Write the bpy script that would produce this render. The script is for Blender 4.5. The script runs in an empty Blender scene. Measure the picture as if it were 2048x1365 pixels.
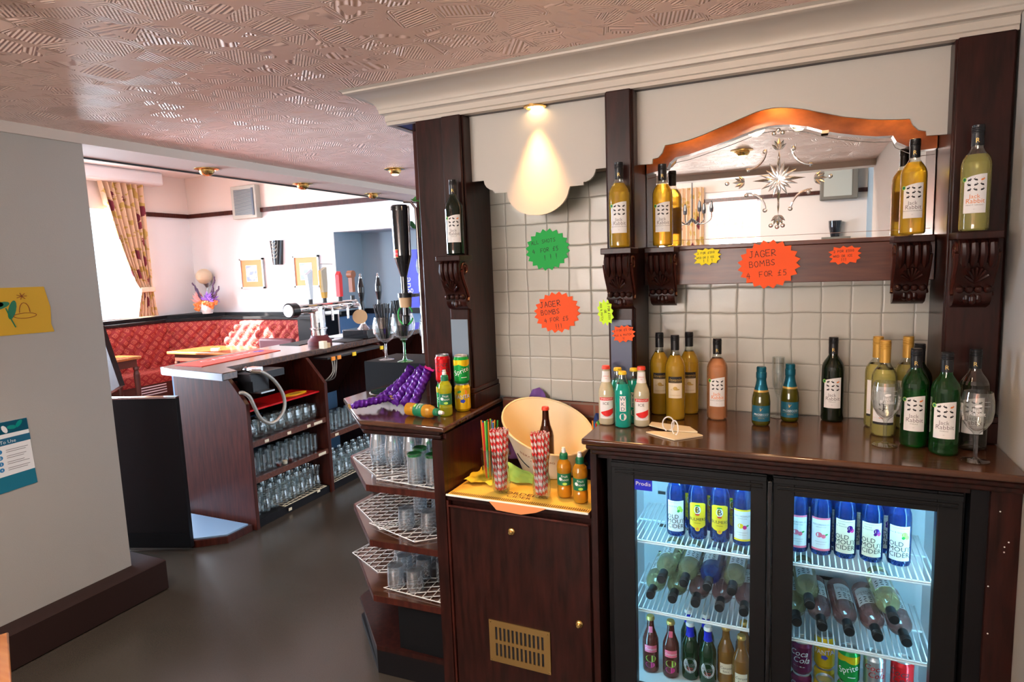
import bpy, math, random
from math import sin, cos, pi, radians, atan2, hypot
from mathutils import Matrix, Vector
S = bpy.context.scene
COL = S.collection
random.seed(7)
# ---------------------------------------------------------------- camera, world, light, exposure
cam_d = bpy.data.cameras.new('camera'); cam = bpy.data.objects.new('camera', cam_d); COL.objects.link(cam)
RT = (.91093901, .4108632, -.03716926); UP = (-.01629241, .12585726, .99191457); FW = (-.41221921, .9029681, -.12134224)
cam.matrix_world = Matrix(((RT[0], UP[0], -FW[0], 0), (RT[1], UP[1], -FW[1], 0), (RT[2], UP[2], -FW[2], 1.72), (0, 0, 0, 1)))
cam_d.sensor_width = 36; cam_d.lens = 36 * 1245.85 / 2048; cam_d.clip_start = .02
S.camera = cam
S.view_settings.view_transform = 'Standard'; S.view_settings.look = 'None'
S.view_settings.gamma = 1; S.view_settings.use_curve_mapping = False
S.view_settings.exposure = 0.8
S.cycles.use_denoising = True
S.cycles.max_bounces = 10; S.cycles.diffuse_bounces = 5; S.cycles.glossy_bounces = 6
S.cycles.transmission_bounces = 10; S.cycles.transparent_max_bounces = 40
S.cycles.sample_clamp_indirect = 6; S.cycles.caustics_reflective = False; S.cycles.caustics_refractive = False
W = bpy.data.worlds.new('world'); S.world = W; W.use_nodes = True
_n = W.node_tree.nodes; _bg = _n['Background']; _bg.inputs[0].default_value = (.72, .85, 1, 1); _bg.inputs[1].default_value = 2.2

def light(name, kind, loc, power, color=(1, 1, 1), to=None, size=.1, size_y=None, spot=None, blend=.5, ang=None):
    d = bpy.data.lights.new(name, kind); d.color = color; d.energy = power
    if kind == 'AREA':
        d.size = size
        if size_y: d.shape = 'RECTANGLE'; d.size_y = size_y
    elif kind == 'SUN': d.angle = ang or .01
    else: d.shadow_soft_size = size
    if spot: d.spot_size = radians(spot); d.spot_blend = blend
    o = bpy.data.objects.new(name, d); COL.objects.link(o); o.location = loc
    if to is not None: o.rotation_euler = (Vector(to) - Vector(loc)).to_track_quat('-Z', 'Y').to_euler()
    return o
# sun through the lounge windows, skylight at every window, and an added rear fill
light('sun', 'SUN', (0, 0, 5), 55, (1, .93, .82), to=(1.1, 1.0, 5 - 1.1), ang=.01)
light('lounge_window_daylight', 'AREA', (-9.1, 5.0, 2.1), 300, (.86, .93, 1), to=(-7, 5.0, 1.9), size=1.9, size_y=1.7)
light('near_window_daylight', 'AREA', (-9.1, 1.4, 1.6), 800, (.66, .82, 1), to=(-7, 1.6, 1.4), size=2.6, size_y=2.7)
light('rear_added_fill', 'AREA', (-1.8, -5.9, 1.2), 330, (1, .95, .88), to=(-1.2, -2.0, 1.55), size=3.6, size_y=1.5)  # added fill, kept below the mirror's view, brightens ceiling and back bar
light('rear_window_daylight', 'AREA', (-1.7, -5.6, 3.9), 500, (.9, .95, 1), to=(-1.2, -2.2, 1.6), size=3.2, size_y=1.6)

# ---------------------------------------------------------------- materials
MATS = {}
def _set(b, k, v):
    if k in b.inputs: b.inputs[k].default_value = v
def mat(name, col=(.5, .5, .5), rough=.5, metal=0, trans=0, ior=1.45, coat=0, emit=None, estr=1, bump=None, mix=None, spec=None, alpha=None):
    m = bpy.data.materials.new(name); m.use_nodes = True; MATS[name] = m
    nt = m.node_tree; b = nt.nodes['Principled BSDF']
    c = tuple(col) + (1,)
    b.inputs['Base Color'].default_value = c; b.inputs['Roughness'].default_value = rough; b.inputs['Metallic'].default_value = metal
    _set(b, 'Transmission Weight', trans); _set(b, 'IOR', ior); _set(b, 'Coat Weight', coat); _set(b, 'Coat Roughness', .12)
    if spec is not None: _set(b, 'Specular IOR Level', spec)
    if alpha is not None: _set(b, 'Alpha', alpha)
    if emit: _set(b, 'Emission Color', tuple(emit) + (1,)); _set(b, 'Emission Strength', estr)
    m.diffuse_color = c
    if mix or bump:
        tc = nt.nodes.new('ShaderNodeTexCoord')
    if mix:      # (col2, scale vec, noise scale, lo, hi)
        mp = nt.nodes.new('ShaderNodeMapping'); nz = nt.nodes.new('ShaderNodeTexNoise'); cr = nt.nodes.new('ShaderNodeValToRGB')
        mp.inputs['Scale'].default_value = mix[1]; nz.inputs['Scale'].default_value = mix[2]; nz.inputs['Detail'].default_value = 5
        cr.color_ramp.elements[0].position = mix[3]; cr.color_ramp.elements[1].position = mix[4]
        cr.color_ramp.elements[0].color = c; cr.color_ramp.elements[1].color = tuple(mix[0]) + (1,)
        L = nt.links.new; L(tc.outputs['Object'], mp.inputs[0]); L(mp.outputs[0], nz.inputs['Vector']); L(nz.outputs['Fac'], cr.inputs[0]); L(cr.outputs[0], b.inputs['Base Color'])
    if bump:     # (noise scale, strength, distance)
        nz = nt.nodes.new('ShaderNodeTexNoise'); nz.inputs['Scale'].default_value = bump[0]; nz.inputs['Detail'].default_value = 3
        bp = nt.nodes.new('ShaderNodeBump'); bp.inputs['Strength'].default_value = bump[1]; bp.inputs['Distance'].default_value = bump[2]
        nt.links.new(tc.outputs['Object'], nz.inputs['Vector']); nt.links.new(nz.outputs['Fac'], bp.inputs['Height']); nt.links.new(bp.outputs[0], b.inputs['Normal'])
    return m
def thin_glass(name, tint=(1, 1, 1), gl=.12, gcol=(1, 1, 1), haze=0):
    """clear tinted glass: see-through sheet with fresnel gloss"""
    m = bpy.data.materials.new(name); m.use_nodes = True; MATS[name] = m; nt = m.node_tree; nt.nodes.clear()
    o = nt.nodes.new('ShaderNodeOutputMaterial'); t = nt.nodes.new('ShaderNodeBsdfTransparent'); g = nt.nodes.new('ShaderNodeBsdfGlossy')
    lw = nt.nodes.new('ShaderNodeLayerWeight'); mx = nt.nodes.new('ShaderNodeMixShader'); ma = nt.nodes.new('ShaderNodeMath')
    t.inputs[0].default_value = tuple(tint) + (1,); g.inputs[0].default_value = tuple(gcol) + (1,); g.inputs['Roughness'].default_value = .03
    lw.inputs[0].default_value = .45; ma.operation = 'MULTIPLY_ADD'; ma.inputs[1].default_value = .85; ma.inputs[2].default_value = gl
    L = nt.links.new; L(lw.outputs['Facing'], ma.inputs[0])
    pw = nt.nodes.new('ShaderNodeMath'); pw.operation = 'POWER'; pw.inputs[1].default_value = 2.2; L(lw.outputs['Facing'], pw.inputs[0]); L(pw.outputs[0], ma.inputs[0])
    L(ma.outputs[0], mx.inputs[0]); L(t.outputs[0], mx.inputs[1]); L(g.outputs[0], mx.inputs[2]); L(mx.outputs[0], o.inputs[0])
    if haze:
        df = nt.nodes.new('ShaderNodeBsdfTranslucent'); d2 = nt.nodes.new('ShaderNodeBsdfDiffuse'); h1 = nt.nodes.new('ShaderNodeMixShader'); h2 = nt.nodes.new('ShaderNodeMixShader'); h2.inputs[0].default_value = haze
        L(df.outputs[0], h1.inputs[1]); L(d2.outputs[0], h1.inputs[2]); L(mx.outputs[0], h2.inputs[1]); L(h1.outputs[0], h2.inputs[2]); L(h2.outputs[0], o.inputs[0])
    m.diffuse_color = tuple(tint) + (.4,); return m
def liquid(name, tint, body, k=.45, rough=.04):
    """coloured drink in glass: see-through tint mixed with a cloudy body and a glossy skin"""
    m = bpy.data.materials.new(name); m.use_nodes = True; MATS[name] = m; nt = m.node_tree; nt.nodes.clear(); L = nt.links.new
    o = nt.nodes.new('ShaderNodeOutputMaterial'); t = nt.nodes.new('ShaderNodeBsdfTransparent'); g = nt.nodes.new('ShaderNodeBsdfGlossy')
    d = nt.nodes.new('ShaderNodeBsdfDiffuse'); tl = nt.nodes.new('ShaderNodeBsdfTranslucent'); ad = nt.nodes.new('ShaderNodeMixShader'); m1 = nt.nodes.new('ShaderNodeMixShader'); m2 = nt.nodes.new('ShaderNodeMixShader')
    fr = nt.nodes.new('ShaderNodeFresnel'); fr.inputs[0].default_value = 1.5
    t.inputs[0].default_value = tuple(tint) + (1,); d.inputs[0].default_value = tuple(body) + (1,); tl.inputs[0].default_value = tuple(body) + (1,)
    g.inputs['Roughness'].default_value = rough; g.inputs[0].default_value = (1, 1, 1, 1)
    ad.inputs[0].default_value = .3; L(d.outputs[0], ad.inputs[1]); L(tl.outputs[0], ad.inputs[2])
    rf = nt.nodes.new('ShaderNodeBsdfRefraction'); rf.inputs['Color'].default_value = tuple(tint) + (1,); rf.inputs['IOR'].default_value = 1.33; rf.inputs['Roughness'].default_value = 0; m0 = nt.nodes.new('ShaderNodeMixShader'); m0.inputs[0].default_value = .35
    L(t.outputs[0], m0.inputs[1]); L(rf.outputs[0], m0.inputs[2])
    m1.inputs[0].default_value = k; L(m0.outputs[0], m1.inputs[1]); L(ad.outputs[0], m1.inputs[2])
    L(fr.outputs[0], m2.inputs[0]); L(m1.outputs[0], m2.inputs[1]); L(g.outputs[0], m2.inputs[2]); L(m2.outputs[0], o.inputs[0])
    m.diffuse_color = tuple(body) + (1,); return m

mat('mahogany', (.013, .0035, .0025), .32, coat=.06, spec=.28, mix=((.040, .009, .0065), (6, 6, .8), 9, .35, .75))
mat('mahogany_red', (.034, .007, .005), .34, coat=.06, spec=.28, mix=((.082, .017, .010), (7, 7, .7), 8, .35, .75))
mat('mahogany_top', (.045, .016, .009), .18, coat=.5, mix=((.11, .042, .020), (1, 8, 6), 7, .35, .75))
mat('rail_wood', (.065, .018, .011), .3, coat=.08, mix=((.15, .045, .024), (.8, 7, 7), 8, .3, .75))
mat('arch_wood', (.13, .035, .012), .28, coat=.5, mix=((.30, .10, .03), (3, 5, 5), 4, .35, .7))
mat('black_wood', (.005, .004, .005), .5, spec=.25)
mat('black_panel', (.005, .005, .006), .6, spec=.15)
mat('inset_reflect_blue', (.20, .26, .32), .3, coat=.2)  # bluish room reflection put into the inset mirror's base colour
mat('inset_reflect_dark', (.05, .07, .14), .3, coat=.2)  # same inset mirror, its darker reflection put into the colour
mat('mustard', (.62, .36, .02), .7)
mat('black_plastic', (.012, .012, .014), .35)
mat('black_gloss', (.010, .010, .012), .12, coat=.5)
mat('grey_slate', (.10, .13, .17), .45)
mat('cream_paint', (.66, .63, .58), .55, bump=(90, .15, .002))
mat('pelmet_paint', (.50, .475, .435), .5, bump=(160, .1, .001))
mat('wall_paint', (.40, .375, .34), .6, bump=(220, .25, .002))
mat('cornice_paint', (.53, .48, .42), .45)
mat('beam_paint', (.60, .52, .46), .6)
mat('lounge_white', (.74, .74, .74), .7)
mat('lounge_pink', (.72, .62, .55), .7)
mat('blue_wall', (.34, .43, .48), .7)
mat('blue_dado', (.11, .22, .38), .6)
mat('chrome', (.75, .75, .76), .12, 1)
mat('steel', (.5, .5, .5), .3, 1)
mat('brass', (.80, .52, .18), .22, 1)
mat('brass_dull', (.42, .26, .09), .4, .9)
mat('white_plastic', (.78, .78, .78), .35)
mat('white_wire', (.85, .87, .9), .35)
mat('paper', (.80, .79, .78), .6)
mat('paper_cream', (.78, .68, .50), .6)
mat('ink', (.012, .012, .015), .6)
mat('grey_ink', (.22, .2, .2), .6)
mat('orange_ink', (.75, .22, .05), .5)
mat('brown_ink', (.25, .05, .01), .7)
mat('gold_ink', (.55, .36, .10), .35, .5)
mat('cap_black', (.010, .010, .012), .3)
mat('cap_yellow', (.62, .36, .07), .4, .3)
mat('cap_red', (.75, .06, .03), .35)
mat('cap_crown_yellow', (.85, .60, .03), .3)
mat('foil_teal', (.01, .13, .20), .25, .5)
mat('teal_label', (.01, .12, .19), .4)
mat('red', (.75, .02, .02), .4)
mat('green', (.02, .35, .06), .4)
mat('dark_green', (.008, .16, .07), .4)
mat('blue', (.02, .05, .55), .4)
mat('yellow', (.90, .62, .02), .4)
mat('pink', (.85, .16, .25), .4)
mat('purple', (.09, .012, .24), .22, .35, bump=(30, .5, .008))
mat('magenta', (.7, .03, .25), .3)
mat('lime', (.45, .72, .10), .4)
mat('orange', (.9, .30, .03), .4)
mat('white', (.82, .82, .82), .45)
mat('star_orange', (1.0, .10, .005), .6)
mat('star_green', (.0, .42, .06), .6)
mat('star_yellow', (.98, .80, .0), .6)
mat('star_lime', (.62, .95, .02), .6)
mat('can_red', (.70, .01, .015), .22, .4)
mat('can_green', (.01, .36, .06), .22, .4)
mat('can_yellow', (.88, .60, .01), .22, .4)
mat('can_silver', (.62, .64, .66), .28, .9)
mat('can_maroon', (.16, .01, .07), .25, .4)
mat('bucket_cream', (.80, .66, .40), .35)
mat('bucket_white', (.80, .74, .62), .35)
mat('net_purple', (.16, .07, .28), .8)
mat('net_blue', (.03, .06, .22), .8)
mat('net_yellow', (.80, .66, .05), .8)
mat('net_green', (.35, .6, .12), .8)
mat('net_orange', (.85, .28, .10), .8)
mat('towel_yellow', (.80, .52, .08), .8, bump=(300, .6, .004))
mat('white_edge', (.80, .84, .80), .3)
mat('fridge_white', (.80, .84, .88), .35)
mat('fridge_black', (.006, .006, .007), .45, spec=.3)
mat('logo_blue', (.01, .02, .60), .4)
mat('led', (1, 1, 1), emit=(.55, .83, 1), estr=4)
mat('lamp_glow', (1, 1, 1), emit=(1, .66, .30), estr=14)
mat('pendant_glow', (1, 1, 1), emit=(1, .62, .30), estr=5)
mat('added_lamp_glow', (1, 1, 1), emit=(1, .95, .88), estr=5)  # glow of the added batten, cool spot and panel
mat('carpet', (.12, .03, .02), .9)
mat('flower_orange', (.95, .32, .10), .8)
mat('flower_pink', (.85, .38, .36), .8)
mat('flower_purple', (.38, .18, .80), .8)
mat('dried_purple', (.14, .10, .18), .9)
mat('leaf_green', (.04, .22, .03), .5)
mat('globe_amber', (.62, .50, .34), .3)
mat('frame_silver', (.50, .50, .50), .4, .3)
mat('mount_orange', (.95, .36, .15), .7)
mat('photo_blue', (.25, .33, .45), .5, mix=((.75, .75, .8), (4, 4, 4), 3, .45, .55))
mat('table_top', (.42, .14, .04), .14, coat=.8, mix=((.52, .20, .06), (1, 8, 1), 5, .3, .7))
mat('table_wood', (.09, .03, .02), .35)
mat('chair_red', (.12, .015, .02), .6)
mat('vent_metal', (.42, .42, .36), .5)
mat('towel_ink', (.10, .03, .01), .8)
mat('straw_blue', (.02, .20, .45), .4)
mat('cork_beige', (.62, .42, .24), .6)
mat('tap_amber', (.55, .30, .03), .25, coat=.5)
mat('tap_wood', (.30, .10, .04), .4)
mat('poster_teal', (.01, .16, .24), .5)
mat('poster_blue', (.01, .11, .20), .5)
mat('hose', (.42, .40, .36), .35, .6, bump=(300, .5, .003))
mat('brick_out', (.55, .22, .14), .9)
mat('speaker_grey', (.16, .14, .11), .7)
mat('curtain_back', (.62, .50, .36), .9)
mat('mirror', (.92, .92, .92), .01, 1)
mat('cut_glass', (.85, .85, .85), .08, .9)
mat('mat_window_sheen', (.20, .30, .42), .25)  # blue window reflection put into the mat's colour
mat('rubber', (.02, .02, .02), .6)
mat('plinth_brown', (.024, .010, .008), .6, spec=.3)
thin_glass('glass', (.93, .95, .95), .09)
thin_glass('glass_cool', (.88, .94, .98), .24, haze=.10)
thin_glass('glass_green', (.25, .8, .35), .1)
thin_glass('glass_pane', (.90, .97, 1), .012)
thin_glass('bottle_clear', (.93, .95, .90), .10)
thin_glass('window_glass', (.98, .99, 1), .03)
liquid('wine_gold', (1, .86, .27), (1, .62, .05), .38)
liquid('wine_pale', (.97, .94, .58), (.90, .84, .28), .32)
liquid('wine_rose', (1, .68, .48), (1, .45, .20), .34)
liquid('wine_dark', (.03, .06, .02), (.012, .022, .010), .6)
liquid('wine_green', (.10, .55, .14), (.01, .10, .02), .32)
liquid('wine_smoke', (.35, .33, .28), (.08, .07, .06), .3)
liquid('ice_drink', (.95, .92, .78), (.85, .78, .55), .75)
liquid('teal_drink', (.10, .85, .72), (.01, .60, .48), .6)
liquid('orange_drink', (1, .62, .10), (1, .48, .03), .5)
liquid('apple_drink', (.85, .9, .1), (.65, .62, .02), .6)
liquid('brown_glass', (.25, .08, .02), (.07, .015, .005), .6)
liquid('cider_blue', (.02, .22, .62), (.002, .045, .24), .45)
liquid('beer_green', (.02, .18, .05), (.01, .07, .02), .6)
liquid('prosecco', (.30, .30, .04), (.14, .13, .01), .6)
liquid('red_drink', (.6, .16, .10), (.22, .04, .03), .4)
liquid('lying_pale', (.86, .80, .55), (.34, .29, .13), .38)
liquid('rose_drink', (.8, .55, .52), (.32, .15, .14), .35)
liquid('beer_gold', (.9, .5, .1), (.5, .24, .05), .5)

# --- node-built special materials
def node_mat(name, rough=.5, **kw):
    m = mat(name, (1, 1, 1), rough, **kw); return m, m.node_tree, m.node_tree.nodes['Principled BSDF'], m.node_tree.links.new
class NT:
    """tiny helper to chain nodes"""
    def __init__(s, nt): s.nt = nt
    def math(s, op, a, b=None, c=None):
        n = s.nt.nodes.new('ShaderNodeMath'); n.operation = op
        for i, v in enumerate((a, b, c)):
            if v is None: continue
            if isinstance(v, (int, float)): n.inputs[i].default_value = v
            else: s.nt.links.new(v, n.inputs[i])
        return n.outputs[0]
    def coords(s, kind='Object'):
        tc = s.nt.nodes.new('ShaderNodeTexCoord'); sp = s.nt.nodes.new('ShaderNodeSeparateXYZ'); s.nt.links.new(tc.outputs[kind], sp.inputs[0]); s.tc = tc.outputs[kind]
        return sp.outputs
    def mixc(s, f, a, b):
        n = s.nt.nodes.new('ShaderNodeMix'); n.data_type = 'RGBA'
        for i, v in ((0, f), (6, a), (7, b)):
            if isinstance(v, (int, float)): n.inputs[i].default_value = v
            elif isinstance(v, tuple): n.inputs[i].default_value = v + (1,) if len(v) == 3 else v
            else: s.nt.links.new(v, n.inputs[i])
        return n.outputs[2]
    def noise(s, vec, scale, detail=3):
        n = s.nt.nodes.new('ShaderNodeTexNoise'); n.inputs['Scale'].default_value = scale; n.inputs['Detail'].default_value = detail
        s.nt.links.new(vec, n.inputs['Vector']); return n.outputs['Fac']
    def bump(s, h, strength, dist, b):
        n = s.nt.nodes.new('ShaderNodeBump'); n.inputs['Strength'].default_value = strength; n.inputs['Distance'].default_value = dist
        s.nt.links.new(h, n.inputs['Height']); s.nt.links.new(n.outputs[0], b.inputs['Normal'])
# embossed ceiling paper
m, nt, b, L = node_mat('ceiling_paper', .5)
h = NT(nt); X, Y, Z = h.coords()
def tri(v, per):   # triangle wave 0..1
    return h.math('ABSOLUTE', h.math('SUBTRACT', h.math('MULTIPLY', h.math('FRACT', h.math('DIVIDE', v, per)), 2), 1))
vo = nt.nodes.new('ShaderNodeTexVoronoi'); vo.inputs['Scale'].default_value = 7.5; vo.inputs['Randomness'].default_value = .62
ve = nt.nodes.new('ShaderNodeTexVoronoi'); ve.feature = 'DISTANCE_TO_EDGE'; ve.inputs['Scale'].default_value = 7.5; ve.inputs['Randomness'].default_value = .62
flat = nt.nodes.new('ShaderNodeCombineXYZ'); L(X, flat.inputs[0]); L(Y, flat.inputs[1]); L(flat.outputs[0], vo.inputs['Vector']); L(flat.outputs[0], ve.inputs['Vector'])
sp = nt.nodes.new('ShaderNodeSeparateColor'); L(vo.outputs['Color'], sp.inputs[0]); rnd = sp.outputs[0]
K_ = 2 * pi / .0125
def stripes(c_, s_, k=1): return h.math('SINE', h.math('MULTIPLY', h.math('ADD', h.math('MULTIPLY', X, c_), h.math('MULTIPLY', Y, s_)), K_ * k))
def band(lo, hi): return h.math('MULTIPLY', h.math('GREATER_THAN', rnd, lo), h.math('LESS_THAN', rnd, hi))
dots = h.math('MULTIPLY', stripes(1, 0, .9), stripes(0, 1, .9))
brk = h.math('GREATER_THAN', h.noise(h.tc, 42, 1), .45)
hh = h.math('MULTIPLY', band(-.1, .38), dots)
for lo, hi, c_, s_ in ((.38, .52, .26, .97), (.52, .66, .97, .26), (.66, .8, .7, -.7)): hh = h.math('ADD', hh, h.math('MULTIPLY', band(lo, hi), stripes(c_, s_)))
hh = h.math('ADD', hh, h.math('MULTIPLY', band(.8, 1.1), h.math('MULTIPLY', stripes(.7, .7), brk)))
ed_ = ve.outputs['Distance']
core = h.math('GREATER_THAN', ed_, .13)
rim = h.math('MULTIPLY', h.math('SUBTRACT', 1, core), h.math('MULTIPLY', h.math('SINE', h.math('MULTIPLY', ed_, 95)), h.math('GREATER_THAN', h.noise(h.tc, 16, 1), .5)))
hh = h.math('ADD', h.math('MULTIPLY', hh, core), rim)
h.bump(hh, .75, .0035, b)
col = h.mixc(h.noise(h.tc, 1.2, 2), (.93, .68, .59), (.89, .64, .55)); L(col, b.inputs['Base Color'])
_set(b, 'Coat Weight', .08); _set(b, 'Coat Roughness', .35)
# handmade wall tiles
m, nt, b, L = node_mat('tile', .22)
h = NT(nt); X, Y, Z = h.coords(); P = .0965
wob = h.math('MULTIPLY', h.noise(h.tc, 9, 2), .012)
fx = tri(h.math('ADD', h.math('ADD', X, wob), 50 * P + .002), P); fz = tri(h.math('ADD', h.math('ADD', Z, wob), 50 * P + .034), P)
e = h.math('MAXIMUM', fx, fz)
gr = h.math('GREATER_THAN', e, .965)
soft = h.math('SMOOTH_MIN', h.math('MULTIPLY', h.math('SUBTRACT', 1, e), 9), 1, .5)
hgt = h.math('ADD', soft, h.math('MULTIPLY', h.noise(h.tc, 26, 3), .55))
cl = h.mixc(h.noise(h.tc, 6, 2), (.46, .45, .40), (.56, .54, .47)); L(h.mixc(gr, cl, (.30, .29, .25)), b.inputs['Base Color'])
h.bump(hgt, .5, .004, b)
# vinyl floor
m, nt, b, L = node_mat('floor_vinyl', .25)
h = NT(nt); h.coords(); L(h.mixc(h.noise(h.tc, 260, 2), (.034, .027, .021), (.062, .050, .038)), b.inputs['Base Color']); h.bump(h.noise(h.tc, 300, 2), .12, .001, b)
_set(b, 'Specular IOR Level', .6)
# banquette cloth
m, nt, b, L = node_mat('banquette_cloth', .8)
h = NT(nt); U, V, _z = h.coords('UV')
a1 = h.math('ADD', U, V); a2 = h.math('SUBTRACT', U, V)
def sqr(p, off, lo, hi):
    q = h.math('MAXIMUM', h.math('ABSOLUTE', h.math('SUBTRACT', h.math('FRACT', h.math('DIVIDE', h.math('ADD', a1, off), p)), .5)), h.math('ABSOLUTE', h.math('SUBTRACT', h.math('FRACT', h.math('DIVIDE', h.math('ADD', a2, off), p)), .5)))
    return h.math('MULTIPLY', h.math('GREATER_THAN', q, lo), h.math('LESS_THAN', q, hi))
f = h.math('MAXIMUM', sqr(.12, 0, .20, .29), sqr(.12, 0, -1, .08)); f = h.math('MULTIPLY', f, .6)
L(h.mixc(f, h.mixc(h.noise(h.tc, 12, 2), (.24, .018, .025), (.32, .035, .025)), (.62, .20, .11)), b.inputs['Base Color'])
# lounge curtain
m, nt, b, L = node_mat('curtain_cloth', .8)
h = NT(nt); U, V, _z = h.coords('UV')
vn = nt.nodes.new('ShaderNodeTexVoronoi'); vn.inputs['Scale'].default_value = 2.6; mp = nt.nodes.new('ShaderNodeMapping'); mp.inputs['Scale'].default_value = (1.5, .9, 1)
L(h.tc, mp.inputs[0]); L(mp.outputs[0], vn.inputs['Vector'])
fl = h.math('LESS_THAN', h.math('ADD', vn.outputs['Distance'], h.math('MULTIPLY', h.noise(h.tc, 30, 2), .25)), .42)
c1 = h.mixc(h.math('GREATER_THAN', h.noise(h.tc, 5, 3), .56), (.70, .50, .33), (.52, .36, .10))
L(h.mixc(fl, c1, (.20, .03, .05)), b.inputs['Base Color']); _set(b, 'Subsurface Weight', 0)
# paper straw, spiral stripes
m, nt, b, L = node_mat('straw_stripe', .5)
h = NT(nt); X, Y, Z = h.coords()
ang = h.math('DIVIDE', h.math('ARCTAN2', Y, X), 2 * pi)
L(h.mixc(h.math('GREATER_THAN', h.math('FRACT', h.math('ADD', h.math('MULTIPLY', Z, 38), ang)), .5), (.80, .77, .74), (.75, .02, .02)), b.inputs['Base Color'])
# exposed brick strip
def brick_mat(name, c1, c2, mort, sc, plane='xz'):
    m, nt, b, L = node_mat(name, .85); h = NT(nt); X, Y, Z = h.coords(); cb = nt.nodes.new('ShaderNodeCombineXYZ'); L(X, cb.inputs[0]); L(Z, cb.inputs[1])
    br = nt.nodes.new('ShaderNodeTexBrick'); br.inputs['Scale'].default_value = sc; br.inputs['Color1'].default_value = c1 + (1,); br.inputs['Color2'].default_value = c2 + (1,); br.inputs['Mortar'].default_value = mort + (1,)
    L(cb.outputs[0], br.inputs['Vector']); L(br.outputs['Color'], b.inputs['Base Color'])
brick_mat('brick_strip', (.30, .10, .06), (.20, .07, .045), (.25, .17, .13), 4.5)
brick_mat('brick_outside', (.60, .30, .22), (.50, .24, .17), (.6, .55, .5), 3.2)
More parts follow.
